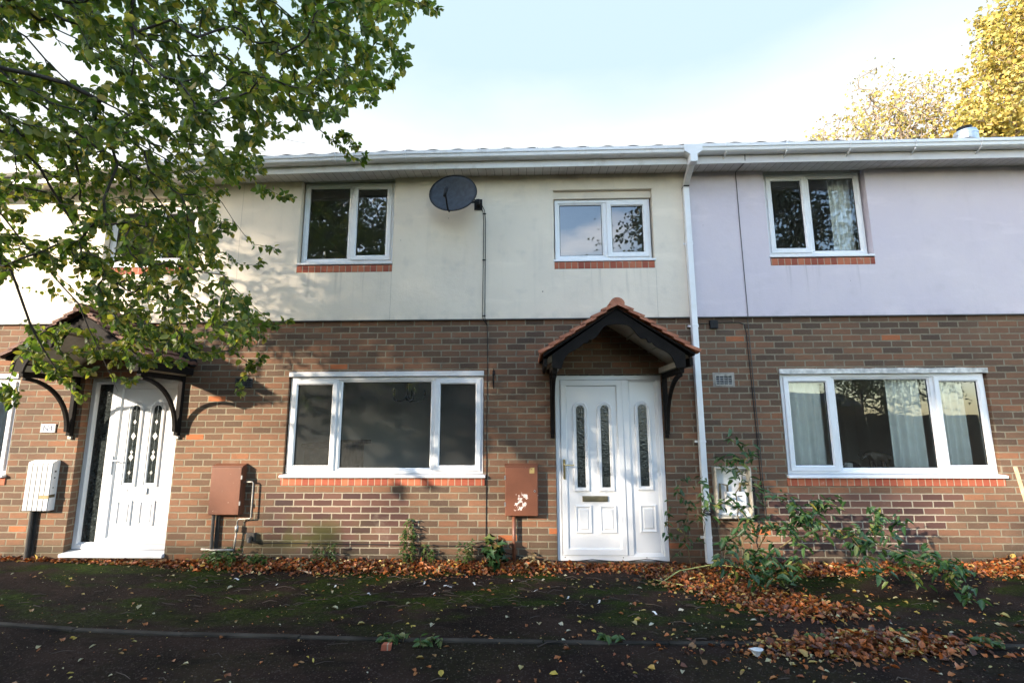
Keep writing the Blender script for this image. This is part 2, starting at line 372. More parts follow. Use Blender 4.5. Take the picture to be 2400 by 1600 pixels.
def thing(name, loc, label, cat, group=None):
    o = bpy.data.objects.new(name, None); C.objects.link(o); o.location = loc; o.empty_display_size = .1
    WL[o.name] = Vector(loc); return tag(o, label, cat, group)
def kind(o, k): o['kind'] = k; return o
def npmesh(name, V, Fq, mat, parent=None, smooth=False):
    """V (n,3), Fq (m,k) faces of equal size"""
    org = np.array([V[:, 0].mean(), V[:, 1].mean(), V[:, 2].min()]); me = bpy.data.meshes.new(name)
    k = Fq.shape[1]; me.vertices.add(len(V)); me.vertices.foreach_set('co', (V - org).astype(np.float32).ravel())
    me.loops.add(Fq.size); me.loops.foreach_set('vertex_index', Fq.astype(np.int32).ravel())
    me.polygons.add(len(Fq)); me.polygons.foreach_set('loop_start', np.arange(0, Fq.size, k, dtype=np.int32))
    me.update(calc_edges=True); me.materials.append(MT[mat])
    if smooth: me.polygons.foreach_set('use_smooth', [True] * len(Fq))
    return link(name, me, org, parent)
def nrm(a): return a / np.maximum(1e-9, np.linalg.norm(a, axis=-1, keepdims=True))
def leaves(name, mat, pos, d, nor, ln, wd, parent=None, fold=.25, curl=.15, lobed=False):
    d = nrm(d); s = nrm(np.cross(d, nor)); n = np.cross(s, d); ln = ln[:, None]; wd = wd[:, None]
    fo = fold * wd; cu = curl * ln
    base = pos; tip = pos + d * ln - n * cu
    if lobed:   # five-pointed maple-like blade, fan around the base
        a = [(-.15, .55, 0), (.30, .30, .3), (.62, .62, .1), (.62, .22, .3)]
        L_ = [pos + d * ln * q + s * wd * w + n * fo * f for q, w, f in a]; R_ = [pos + d * ln * q - s * wd * w + n * fo * f for q, w, f in a]
        V = np.stack([base] + L_ + [tip] + R_[::-1], 1); k = 10
        F = np.array([(0, 1, 2, 3), (0, 3, 4, 5), (0, 5, 6, 7), (0, 7, 8, 9)])
    else:
        L1 = pos + d * ln * .30 + s * wd * .46 + n * fo; L2 = pos + d * ln * .68 + s * wd * .38 + n * (fo - cu * .5)
        R1 = pos + d * ln * .30 - s * wd * .46 + n * fo; R2 = pos + d * ln * .68 - s * wd * .38 + n * (fo - cu * .5)
        V = np.stack([base, L1, L2, tip, R2, R1], 1); k = 6; F = np.array([(0, 1, 2, 3), (0, 3, 4, 5)])
    N = len(pos); idx = (np.arange(N) * k)[:, None, None] + F[None]
    return npmesh(name, V.reshape(-1, 3), idx.reshape(-1, 4), mat, parent)
def rdir(n, zs=1.0):
    a = RNG.normal(size=(n, 3)); a[:, 2] *= zs; return nrm(a)

# ---------------------------------------------------------------- setting: ground
gm = M(); xs = list(np.linspace(-9, 9, 37)); ys = [-9, -6, -4, -3, -2.5, -2.0, -1.72]
def gz(x, y): return .0 + .012 * max(0, -x - 3) + .004 * math.sin(x * 1.7 + y)
def sheet(name, mat, xs, yf):
    m = M(); n = len(xs); rows = len(yf(0))
    for j in range(rows):
        for x in xs: y = yf(x)[j]; m.v.append((x, y, gz(x, y)))
    m.f = [(j * n + i, j * n + i + 1, (j + 1) * n + i + 1, (j + 1) * n + i) for j in range(rows - 1) for i in range(n - 1)]
    return kind(m.build(name, mat, smooth=True), 'structure')
def ky(x): return -1.88 + .012 * max(0, -x - .5) ** 2 * 1.0 if x < -.5 else -1.88
sheet('pavement', 'asphalt', xs, lambda x: [-9, -6, -4, -3, -2.5, -2.1, ky(x) - .05])
sheet('path', 'path', xs, lambda x: [ky(x), -1.4, -1.0, -.6, -.3, 0.05])
g = M(); R_ = 900
for (a, b, c_, d_) in [(-R_, R_, -R_, -9), (-R_, R_, 9, R_), (-R_, -9, -9, 9), (9, R_, -9, 9)]:
    g.add([(a, c_, -.02), (b, c_, -.02), (b, d_, -.02), (a, d_, -.02)], [(0, 1, 2, 3)])
g.add([(-9, -9, -.02), (9, -9, -.02), (9, 9, -.02), (-9, 9, -.02)], [(0, 1, 2, 3)])
kind(g.build('ground', 'far'), 'structure')
e = M()
for i in range(20):
    x0 = -9 + i * .91; x1 = x0 + .902; q = random.uniform(-.004, .004); a, b = ky(x0), ky(x1); za, zb = gz(x0, a), gz(x1, b)
    e.add([(x0, a - .05, za - .05), (x1, b - .05, zb - .05), (x1, b, zb - .05), (x0, a, za - .05), (x0, a - .05, za + .014 + q), (x1, b - .05, zb + .014 + q), (x1, b, zb + .014 + q), (x0, a, za + .014 + q)],
          [(0, 3, 2, 1), (4, 5, 6, 7), (0, 1, 5, 4), (1, 2, 6, 5), (2, 3, 7, 6), (3, 0, 4, 7)])
MT['kerb'] = plain('grimy_kerb', (.042, .036, .028), .95, var=.85, sc=2.5, bump=.6, spec=.2)
kind(e.build('kerb', 'kerb', bevel=.004), 'structure')

# ---------------------------------------------------------------- houses
def ez(x): return -.018 * max(0, -1.5 - x)
def wall(name, mat, x0, x1, z0, z1, holes, y0, y1, parent, skip_edges=False, yh=None):
    """sheet x0..x1, z0..z1 with front y0, back y1 and rectangular holes (hx0,hx1,hz0,hz1) lined to depth yh"""
    yh = y1 if yh is None else yh
    X = sorted({x0, x1} | {h[i] for h in holes for i in (0, 1) if x0 < h[i] < x1}); Z = sorted({z0, z1} | {h[i] for h in holes for i in (2, 3) if z0 < h[i] < z1})
    m = M()
    for i in range(len(X) - 1):
        for j in range(len(Z) - 1):
            cx, cz = (X[i] + X[i + 1]) / 2, (Z[j] + Z[j + 1]) / 2
            if any(h[0] < cx < h[1] and h[2] < cz < h[3] for h in holes): continue
            a, b, c, d = X[i], X[i + 1], Z[j], Z[j + 1]
            m.add([(a, y0, c), (b, y0, c), (b, y0, d), (a, y0, d), (a, y1, c), (b, y1, c), (b, y1, d), (a, y1, d)], [(0, 1, 2, 3), (7, 6, 5, 4)])
    def strip(a, c, b, d, yy): m.add([(a, y0, c), (b, y0, d), (b, yy, d), (a, yy, c)], [(0, 1, 2, 3)])
    strip(x0, z0, x1, z0, y1); strip(x0, z1, x1, z1, y1); strip(x0, z0, x0, z1, y1); strip(x1, z0, x1, z1, y1)
    for h in holes:
        a, b, c, d = h; strip(a, c, b, c, yh); strip(a, d, b, d, yh); strip(a, c, a, d, yh); strip(b, c, b, d, yh)
    return m.build(name, mat, parent)

def window(parent, x0, x1, z0, z1, divs, opens, y, sill, mat='upvc', sillx=None, sill_old=False, gmat='glass'):
    """frame x0..x1; divs = mullion x list; opens = which lights have an opening sash; y = front of frame"""
    f = M(); fw = .045
    f.ring(x0, x1, z0, z1, [(0, y + .07), (0, y), (fw - .012, y), (fw, y + .012), (fw, y + .07)])
    for d in divs:
        f.box(d - .028, d + .028, y + .001, y + .066, z0 + fw - .002, z1 - fw + .002)
    w = f.build('window', mat, parent, bevel=.003)
    xs = [x0 + fw - .028] + list(divs) + [x1 - fw + .028]; gl = M(); gk = M()
    for i, o in enumerate(opens):
        a, b = xs[i] + .028, xs[i + 1] - .028; c, d = z0 + fw, z1 - fw
        if o:
            sM = M(); e = .016
            sM.ring(a - e, b + e, c - e, d + e, [(0, y + .02), (0, y - .016), (.006, y - .020), (.048, y - .020), (.062, y - .006), (.062, y + .03)])
            sM.build('sash', mat, w)
            ia, ib, ic, id_ = a - e + .062, b + e - .062, c - e + .062, d + e - .062; yy = y + .004
        else:
            sM = M(); sM.ring(a, b, c, d, [(-.002, y + .012), (.004, y + .012), (.016, y + .022), (.016, y + .05)]); sM.build('glazing_bead', mat, w)
            ia, ib, ic, id_ = a + .016, b - .016, c + .016, d - .016; yy = y + .026
        gk.ring(ia, ib, ic, id_, [(-.001, yy - .002), (.006, yy - .002), (.006, yy + .01)])
        gl.add([(ia, yy + .004, ic), (ib, yy + .004, ic), (ib, yy + .004, id_), (ia, yy + .004, id_)], [(0, 1, 2, 3)])
    gk.build('gasket', 'gasket', w); gl.build('pane', gmat, w)
    s0, s1 = sillx or (x0 - .02, x1 + .02)
    s = M(); s.loft([[(xx, y + .06, sill), (xx, y - .075, sill - .014), (xx, y - .082, sill - .018), (xx, y - .082, sill - .042), (xx, y - .06, sill - .042), (xx, y + .06, sill - .03)] for xx in (s0, s1)])
    s.build('sill', 'upvc_old' if sill_old else 'upvc', w, bevel=.002)
    return w

def arch(cx, w, z0, z1, i, y, n=10):
    """closed outline of an arch-topped light inset by i"""
    r = w / 2 - i; zc = z1 - w / 2; p = [(cx - r, y, z0 + i), (cx + r, y, z0 + i)]
    return p + [(cx + r * math.cos(PI * k / n), y, zc + r * math.sin(PI * k / n)) for k in range(n + 1)]
def door_mould(parent, boxes, arches, y, mat='doorpaint', glass_mat='obscure', lead=False):
    m = M(); g = M(); ld = M()
    for (a, b, c, d) in boxes:
        m.loft([[(a + i, q, c + i), (b - i, q, c + i), (b - i, q, d - i), (a + i, q, d - i)] for i, q in ((0, y), (.003, y - .014), (.014, y - .016), (.026, y - .005), (.036, y - .003), (.046, y - .012))], cap=False)
        m.add([(a + .046, y - .012, c + .046), (b - .046, y - .012, c + .046), (b - .046, y - .012, d - .046), (a + .046, y - .012, d - .046)], [(0, 1, 2, 3)])
    for (cx, w, z0, z1) in arches:
        W_ = w + .09; m.loft([arch(cx, W_, z0 - .045, z1 + .045, i, q) for i, q in ((0, y), (.003, y - .016), (.018, y - .02), (.026, y - .012), (.036, y - .014), (.045, y - .004), (.046, y + .004))], cap=False)
        o = arch(cx, w - .002, z0, z1, 0, y - .003); g.add(o, [tuple(range(len(o)))])
        if lead:
            for zz, rr in ((z0 + .12, .018), (z0 + .30, .03), (z0 + .36, .018), (z0 + .55, .03), (z0 + .72, .018)):
                ld.add([(cx - rr, y - .007, zz), (cx, y - .007, zz - rr * 1.6), (cx + rr, y - .007, zz), (cx, y - .007, zz + rr * 1.6)], [(0, 1, 2, 3)])
            ld.tube([(cx, y - .005, z0), (cx, y - .005, z1)], .0025, 4); 
    m.build('moulding', mat, parent, smooth=False); g.build('pane', glass_mat, parent)
    if ld.v: ld.build('leaded_detail', 'chrome', parent)

def canopy(parent, cx, shaded_dirty=False):
    ry, L0 = -.77, 0
    root = None
    # tiled slopes
    t = M(); run, drop = .775, .50; Ls = math.hypot(run, drop); nx, nz_ = run / Ls, -drop / Ls
    NY = 33; courses = 7
    for sgn in (-1, 1):
        rows = []
        for c_ in range(courses):
            for q in (0, 1):
                s_ = (c_ + q) * Ls / courses + (0.012 if q else 0)
                row = []
                for k in range(NY):
                    y = ry - .02 + (-ry + .02) * k / (NY - 1)
                    h = .020 + (.022 if q else .004) + .011 * abs(math.sin(PI * (y / .125 + .5 * (c_ % 2) * 0)))
                    row.append((cx + sgn * (s_ * nx + h * (-nz_)), y, 2.775 + s_ * nz_ + h * nx))
                rows.append(row)
        last = rows[-1]
        loops = rows + [[(p[0] - sgn * .004, p[1], p[2] - .035) for p in last]]
        base = [[(cx + sgn * 0, p[1], 2.765) for p in last]]
        t.loft(loops + base, cap=False, closed=False)
        # front edge closing the steps
        for c_ in range(courses):
            a, b = rows[2 * c_][0], rows[2 * c_ + 1][0]
            t.add([a, b, (b[0] - sgn * .012, b[1], b[2] - .03), (a[0] - sgn * .006, a[1], a[2] - .02)], [(0, 1, 2, 3)])
    for sgn in (-1, 1):
        for c_ in range(courses):
            s0, s1 = c_ * Ls / courses - .004, (c_ + 1.22) * Ls / courses
            q = [(cx + sgn * (a * nx - h * nz_), 2.775 + a * nz_ + h * nx) for a, h in ((s0, .006), (s1, .030), (s1, .062), (s0, .034))]
            t.prism(q if sgn > 0 else q[::-1], ry - .045, ry + .03)
    tm_ = 'terracotta_dark' if shaded_dirty else 'terracotta'
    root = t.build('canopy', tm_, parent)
    r = M(); n = 10
    r.loft([[(cx + .078 * math.cos(PI * k / n), y, 2.795 + .072 * math.sin(PI * k / n)) for k in range(n + 1)] + [(cx - .05, y, 2.78), (cx + .05, y, 2.78)] for y in (ry - .035, -.20)]).build('ridge_tile', tm_, root, bevel=.003)
    # scalloped bargeboard
    low = [(-.685, 2.135), (-.59, 2.128), (-.575, 2.18), (-.561, 2.22), (-.54, 2.257), (-.51, 2.288), (-.47, 2.312), (-.43, 2.33), (-.395, 2.352), (-.365, 2.378), (-.355, 2.398), (-.33, 2.392), (-.312, 2.397), (-.303, 2.415), (-.297, 2.432), (-.265, 2.432), (-.24, 2.442), (-.21, 2.47), (-.185, 2.503), (-.163, 2.535), (-.14, 2.562), (-.10, 2.582), (-.05, 2.591), (0, 2.593)]
    top = [(-.70, 2.27), (0, 2.752)]
    b = M(); up = [(x, top[0][1] + (top[1][1] - top[0][1]) * (x - top[0][0]) / .70) for x, z in low]
    pts_l = low + [(-x, z) for x, z in low[-2::-1]]; pts_u = up + [(-x, z) for x, z in up[-2::-1]]
    b.loft([[(cx + l[0], ry + .02, l[1]), (cx + u[0], ry + .02, u[1]), (cx + u[0], ry + .045, u[1]), (cx + l[0], ry + .045, l[1])] for l, u in zip(pts_l, pts_u)])
    b.build('bargeboard', 'darkwood', root, bevel=.0025)
    e = M()
    for sgn in (-1, 1):
        # black roof deck edge and eaves board
        e.loft([[(cx + sgn * x, y, z) for x, z in ((0, 2.752), (0, 2.782), (.775, 2.285), (.775, 2.255))] for y in (ry + .0, -.0)] if sgn > 0 else [[(cx + sgn * x, y, z) for x, z in ((.775, 2.255), (.775, 2.285), (0, 2.782), (0, 2.752))] for y in (ry + .0, -.0)])
        xa, xb = sorted((cx + sgn * .735, cx + sgn * .768)); e.box(xa, xb, ry + .05, -.005, 2.155, 2.238)
    e.build('eaves_board', 'darkwood', root)
    li = M()
    for sgn in (-1, 1):
        li.add([(cx, ry + .05, 2.735), (cx, -.004, 2.735), (cx + sgn * .73, -.004, 2.238), (cx + sgn * .73, ry + .05, 2.238)], [(0, 1, 2, 3)])
        li.add([(cx, ry + .05, 2.727), (cx, -.004, 2.727), (cx + sgn * .725, -.004, 2.254), (cx + sgn * .725, ry + .05, 2.254)], [(3, 2, 1, 0)])
        for zz in (.33, .66):
            xx = cx + sgn * .73 * zz; z2 = 2.735 - .473 * zz
            li.box(min(xx, xx + sgn * .02), max(xx, xx + sgn * .02), ry + .05, -.005, z2 - .035, z2 - .012)
        xa, xb = sorted((cx + sgn * .600, cx + sgn * .680)); li.box(xa, xb, ry + .06, -.006, 2.145, 2.205)
    li.build('soffit_lining', 'cream_paint', root)
    for sgn in (-1, 1):
        k = M(); xa, xb = cx + sgn * .655 - .026, cx + sgn * .655 + .026
        k.box(xa, xb, -.055, -.003, 1.44, 2.14); k.box(xa, xb, -.70, -.056, 2.085, 2.14)
        R, z0 = .60, 1.485; lo = []
        for j in range(13):
            a = PI / 2 * j / 12; y = -.058 - R * (1 - math.cos(a)); z = z0 + R * math.sin(a)
            nx_, nz2 = -math.cos(a), -math.sin(a) * -1
            th = .036
            # thickness measured across the arc (towards its centre: front and down)
            iy, iz = y - th * math.cos(a) * 1.0, z - th * math.sin(a) * 1.0
            lo.append([(xa + .006, y, z), (xb - .006, y, z), (xb - .006, iy, iz), (xa + .006, iy, iz)])
        k.loft(lo); k.build('bracket', 'darkwood', root, bevel=.004)
        q = M(); q.box(xa + .004, xb - .004, -.03, -.002, 1.40, 1.438); q.build('bracket_foot', 'greypipe' if shaded_dirty else 'darkwood', root, bevel=.003)
    fl = M(); fl.add([(cx - .80, -.003, 2.33), (cx, -.003, 2.90), (cx + .80, -.003, 2.33), (cx + .80, -.003, 2.27), (cx, -.003, 2.78), (cx - .80, -.003, 2.27)], [(0, 1, 4, 5), (1, 2, 3, 4)])
    fl.loft([[(cx - .8, -.02, 2.34), (cx - .8, -.02, 2.26), (cx - .8, -.12, 2.255), (cx - .8, -.12, 2.32)], [(cx, -.02, 2.935), (cx, -.02, 2.80), (cx, -.12, 2.80), (cx, -.12, 2.90)], [(cx + .8, -.02, 2.34), (cx + .8, -.02, 2.26), (cx + .8, -.12, 2.255), (cx + .8, -.12, 2.32)]])
    fl.build('lead_flashing', 'black', root)
    return root

H = []
HX = [(-9.4, -3.62), (-3.62, 1.955), (1.955, 8.4)]
LB = ['cream and brick terraced house behind the tree, number plate beside its leaded glass door',
      'cream rendered and brick terraced house in the middle, satellite dish over its wide window',
      'lilac rendered and brick terraced house right of the white downpipe, curtained windows']
for i, (xa, xb) in enumerate(HX):
    h = thing('terraced_house', ((xa + xb) / 2, 4, 0), LB[i], 'house', 'terraced houses in the row'); H.append(h)
WZ = (.99, 2.19)
bh = [[(-8.57, -6.22, *WZ), (-5.39, -4.19, .06, 2.135)], [(-2.875, -.522, *WZ), (.312, 1.568, .045, 2.135)], [(2.925, 5.272, *WZ)]]
rh = [[(-5.375, -4.155, 3.53, 4.445), (-8.57, -7.37, 3.52, 4.70)], [(-2.868, -1.668, 3.525, 4.70), (.335, 1.555, 3.53, 4.445)], [(2.935, 4.165, 3.54, 4.70)]]
for i, h in enumerate(H):
    xa, xb = HX[i]
    wall('brick_wall', 'brick', xa, xb, -.3, 2.82, bh[i], 0, .12, h)
    sb = [(q[0], q[1], q[2] - .105, q[2]) for q in rh[i]]
    wall('rendered_wall', 'lilac' if i == 2 else 'cream', xa, xb, 2.812, 4.72, rh[i] + sb, -.022, .12, h)
    # brick soldier sills
    for q in sb: M().box(q[0] + .001, q[1] - .001, -.026, .05, q[2] + .001, q[3] - .02).build('brick_sill', 'sillbrick', h, bevel=.002)
    for q in bh[i]:
        if q[2] > .5: M().box(q[0] - .015, q[1] + .015, -.012, .05, .868, .955).build('brick_sill', 'sillbrick', h, bevel=.002)
    b = M(); b.box(xa, xb, -.034, -.0005, 2.800, 2.812); b.build('render_stop_bead', 'darkpipe', h)
    # eaves, per metre so that they can follow the line of the roof
    n = 24; X = [xa + (xb - xa) * k / n for k in range(n + 1)]
    fs = M(); fs.loft([[(x, -.285, 4.615 + ez(x)), (x, -.305, 4.612 + ez(x)), (x, -.305, 4.80 + ez(x)), (x, -.285, 4.80 + ez(x))] for x in X])
    fs.build('fascia', 'fascia_l' if i == 2 else 'upvc_old', h, bevel=.003)
    so_ = M(); so_.loft([[(x, .0, 4.655 + ez(x)), (x, -.284, 4.640 + ez(x)), (x, -.284, 4.652 + ez(x)), (x, .0, 4.667 + ez(x))] for x in X]); so_.build('soffit', 'soffit', h)
    gp = [(-.307, 4.715), (-.318, 4.698), (-.385, 4.698), (-.404, 4.712), (-.410, 4.745), (-.420, 4.755), (-.420, 4.790), (-.412, 4.790), (-.408, 4.755), (-.395, 4.715), (-.32, 4.712), (-.315, 4.78), (-.307, 4.78)]
    up = .014 if i == 2 else 0
    gu = M(); gu.loft([[(x, y, z + ez(x) + up) for y, z in gp] for x in X]); gu.build('gutter', 'upvc' if i == 2 else 'upvc_old', h)
    # gutter unions and support arms
    clips = [[-8.2, -7.2, -6.2, -5.3, -4.4], [-3.2, -2.3, -1.45, -.55, .12, .18, .72, 1.62], [2.35, 3.05, 3.78, 4.52, 5.26, 6.0, 6.8]][i]
    for x in clips:
        c_ = M(); w = .016
        c_.loft([[(xx, -.306, 4.70 + ez(x) + up), (xx, -.318, 4.692 + ez(x) + up), (xx, -.388, 4.692 + ez(x) + up), (xx, -.410, 4.708 + ez(x) + up), (xx, -.417, 4.744 + ez(x) + up), (xx, -.427, 4.752 + ez(x) + up), (xx, -.427, 4.796 + ez(x) + up), (xx, -.415, 4.796 + ez(x) + up), (xx, -.415, 4.76 + ez(x) + up), (xx, -.404, 4.72 + ez(x) + up), (xx, -.32, 4.70 + ez(x) + up)] for xx in (x - w / 2, x + w / 2)])
        if i == 2: c_.loft([[(xx, -.306, 4.66), (xx, -.306, 4.675), (xx, -.395, 4.712), (xx, -.40, 4.70)] for xx in (x - .006, x + .006)])
        c_.build('gutter_bracket', 'upvc' if i == 2 else 'upvc_old', h)
    # roof
    rf = M(); nX = int((xb - xa) / .05); XX = [xa + (xb - xa) * k / nX for k in range(nX + 1)]; rows = []
    T = math.tan(math.radians(24))
    for j in range(13):
        for q in (0, 1):
            y = -.36 + (j + q) * .36; zz = 4.795 + (y + .36) * T + (.0 if q else .03)
            rows.append([(x, y, zz + ez(x) + .016 * max(0, math.sin(2 * PI * x / .30 + j * 0)) + up) for x in XX])
    rf.loft([[(x, -.36, 4.775 + ez(x) + up) for x in XX]] + rows + [[(x, 9.2, 4.8) for x in XX]], cap=False, closed=False)
    rf.build('roof', 'rooftile', h)
    # rooms behind the windows
    rm = M(); x0, x1 = xa + .1, xb - .1
    for z0, z1 in ((.02, 2.42), (2.62, 4.75)):
        rm.add([(x0, .125, z0), (x1, .125, z0), (x1, 3.2, z0), (x0, 3.2, z0), (x0, .125, z1), (x1, .125, z1), (x1, 3.2, z1), (x0, 3.2, z1)], [(4, 5, 6, 7), (3, 2, 6, 7), (0, 3, 7, 4), (1, 2, 6, 5)])
        px = {0: -6.0, 1: -.25, 2: 5.8}[i]
        rm.box(px, px + .1, .13, 3.19, z0, z1)
    rm.build('room_walls', 'interior', h)
    fl = M()
    for z0 in (.03, 2.60): fl.add([(x0, .125, z0), (x1, .125, z0), (x1, 3.9, z0), (x0, 3.9, z0)], [(0, 1, 2, 3)])
    fl.build('room_floor', 'carpet', h)
    eb = M(); eb.box(xa, xb, 3.95, 4.0, 0, 4.8); eb.box(xa, xb, .121, 3.94, 4.76, 4.79); eb.box(xa, xb, .121, 3.94, 2.45, 2.58)
    if i == 0: eb.box(xa - .1, xa - .001, 0, 9, 0, 5)
    if i == 2: eb.box(xb + .001, xb + .1, 0, 9, 0, 5)
    eb.build('inner_structure', 'interior', h)

# wide ground floor windows
wl = [(-8.555, -6.245, 0), (-2.858, -.532, 1), (2.945, 5.255, 2)]
for a, b, i in wl:
    w = window(H[i], a, b, 1.0, 2.125, [a + .585, b - .585], [1, 0, 1], .03, 1.0, 'upvc', (a - .035, b + .035), sill_old=(i == 1), gmat='dusty' if i == 1 else 'glass')
    l = M()
    if i == 2:
        pts = [(a - .02 + (b - a + .04) * k / 30) for k in range(31)]
        l.loft([[(x, -.022 + RNG.normal() * .002, 2.128 + RNG.normal() * .002), (x, .05, 2.128), (x, .05, 2.187), (x, -.022 + RNG.normal() * .002, 2.187 + RNG.normal() * .002)] for x in pts]); l.build('lintel', 'stone', H[i])
    else:
        l.box(a - .015, b + .008, -.012, .06, 2.129, 2.187); l.build('lintel', 'upvc_old', H[i], bevel=.003)
window(H[1], -2.85, -1.69, 3.565, 4.628, [-2.232], [0, 1], .05, 3.56, 'upvc', (-2.866, -1.67), sill_old=True)
window(H[1], .351, 1.537, 3.562, 4.345, [.985], [0, 1], .05, 3.56, 'upvc', (.325, 1.565))
window(H[2], 2.962, 4.14, 3.58, 4.640, [3.488], [1, 0], .05, 3.577, 'upvc', (2.925, 4.168))
window(H[0], -8.55, -7.39, 3.565, 4.60, [-7.93], [0, 1], .05, 3.56, 'upvc', (-8.566, -7.37))
window(H[0], -5.36, -4.175, 3.562, 4.345, [-4.73], [0, 1], .05, 3.56, 'upvc', (-5.38, -4.15))
hd = M()
for i, (a, b) in ((1, (.336, 1.554)), (0, (-5.374, -4.156))):
    m = M(); m.box(a, b, .02, .11, 4.350, 4.444); m.box(a - .035, b + .035, -.030, -.012, 4.448, 4.462); m.build('window_head', 'cream', H[i])
for i, (a, b) in ((1, (-2.866, -1.67)), (2, (2.937, 4.163))):
    m = M(); m.box(a, b, .045, .11, 4.645, 4.68); m.build('window_head', 'upvc_old', H[i])

# middle door
def doorframe(parent, x0, x1, z0, z1, div, y, hinge_leaf):
    f = M(); f.ring(x0, x1, z0, z1, [(0, y + .08), (0, y), (.05, y), (.058, y + .01), (.058, y + .08)])
    f.box(div - .035, div + .035, y + .001, y + .07, z0 + .056, z1 - .056)
    return f.build('door', 'doorpaint', parent, bevel=.003)
d1 = doorframe(H[1], .317, 1.562, .052, 2.128, 1.138, .03, 0)
lf = M(); lf.box(.385, 1.093, .036, .08, .12, 2.062); lf.ring(.378, 1.100, .112, 2.070, [(0, .05), (0, .018), (.062, .018), (.074, .034), (.074, .05)])
lf.build('door_leaf', 'doorpaint', d1, bevel=.002)
sd = M(); sd.box(1.174, 1.503, .055, .08, .11, 2.07); sd.ring(1.174, 1.503, .11, 2.07, [(0, .04), (.012, .042), (.02, .056)]); sd.build('side_panel', 'doorpaint', d1)
door_mould(d1, [(.525, .712, .345, .648), (.803, .992, .345, .648)], [(.606, .095, .845, 1.775), (.890, .095, .845, 1.775)], .036)
door_mould(d1, [(1.258, 1.446, .353, .655)], [(1.334, .10, .855, 1.785)], .055)
lb = M(); lb.box(.610, .897, .018, .034, .690, .752); lb.box(.622, .885, .012, .017, .700, .742); lb.build('letterbox', 'dullbrass', d1, bevel=.004)
hn = M(); hn.box(.396, .421, .006, .017, .938, 1.158); hn.tube([(.408, .01, 1.10), (.408, -.035, 1.10), (.415, -.042, 1.10), (.52, -.042, 1.098)], .0085, 8); hn.build('door_handle', 'brass', d1, bevel=.003)
st = M(); st.box(.33, 1.55, .016, .10, -.1, .045); st.build('threshold', 'concrete', H[1], bevel=.004)
ws = M()
for k in range(9): ws.box(.34 + k * .135, .34 + k * .135 + .10, -.006, .028, 2.128, 2.1345)
ws.build('weather_strip', 'black', H[1])
for x in (.40, 1.05, 1.31): M().tube([(x, .032, .088), (x, .027, .088)], .006, 8).build('drain_cap', 'darkpipe', d1)

# left door, set deeper in its opening
d2 = doorframe(H[0], -5.388, -4.195, .128, 2.13, -5.085, .10, 0)
lf = M(); lf.box(-5.04, -4.238, .106, .15, .19, 2.065); lf.ring(-5.05, -4.250, .186, 2.072, [(0, .12), (0, .088), (.062, .088), (.074, .104), (.074, .12)]); lf.build('door_leaf', 'doorpaint', d2, bevel=.002)
door_mould(d2, [(-4.895, -4.715, .395, .68), (-4.62, -4.435, .395, .68)], [(-4.795, .095, .88, 1.80), (-4.525, .095, .88, 1.80)], .106, lead=True)
sp = M(); sp.add([(-5.332, .14, .185), (-5.118, .14, .185), (-5.118, .14, 2.075), (-5.332, .14, 2.075)], [(0, 1, 2, 3)]); sp.build('side_pane', 'obscure', d2)
sr = M(); sr.ring(-5.335, -5.115, .182, 2.078, [(0, .115), (.006, .115), (.016, .125), (.016, .142)]); sr.build('glazing_bead', 'doorpaint', d2)
lb = M(); lb.ring(-4.80, -4.55, .755, .825, [(0, .10), (0, .088), (.012, .088), (.014, .094)]); lb.box(-4.787, -4.563, .094, .10, .768, .812); lb.build('letterbox', 'upvc', d2)
hn = M(); hn.box(-5.028, -5.003, .075, .087, .98, 1.20); hn.tube([(-5.015, .08, 1.15), (-5.015, .035, 1.15), (-5.0, .028, 1.15), (-4.90, .028, 1.145)], .0085, 8); hn.build('door_handle', 'upvc', d2, bevel=.003)
sl_ = M(); sl_.loft([[(x, .18, .128), (x, -.035, .108), (x, -.045, .10), (x, -.045, .07), (x, .18, .07)] for x in (-5.40, -4.185)]); sl_.build('sill', 'upvc', d2, bevel=.003)
st = M(); st.box(-5.36, -4.2, .012, .11, -.1, .066); st.build('threshold', 'concrete', H[0], bevel=.004)
canopy(H[0], -4.822, True)
canopy(H[1], .935)

# air vents
for i, (a, b, c, d) in ((0, (-3.527, -3.316, 2.0, 2.12)), (2, (2.185, 2.384, 2.0, 2.125))):
    v = M(); v.ring(a, b, c, d, [(0, .0), (0, -.012), (.010, -.012), (.010, .01)])
    for k in range(5): z = c + .018 + k * .021; v.loft([[(x, -.004, z), (x, -.009, z + .002), (x, -.004, z + .009)] for x in (a + .01, b - .01)])
    for k in (1, 2, 3): x = a + (b - a) * k / 4; v.box(x - .003, x + .003, -.011, -.003, c + .01, d - .01)
    o = v.build('air_vent', 'greypipe' if i else 'darkpipe', H[i])
    bk = M(); bk.box(a + .008, b - .008, -.0035, -.001, c + .008, d - .008); bk.build('vent_backing', 'black', o)
    if i: m_ = M(); m_.box(a - .025, b + .025, -.0028, .001, c - .02, d + .025); m_.build('mortar_patch', 'concrete', H[i])

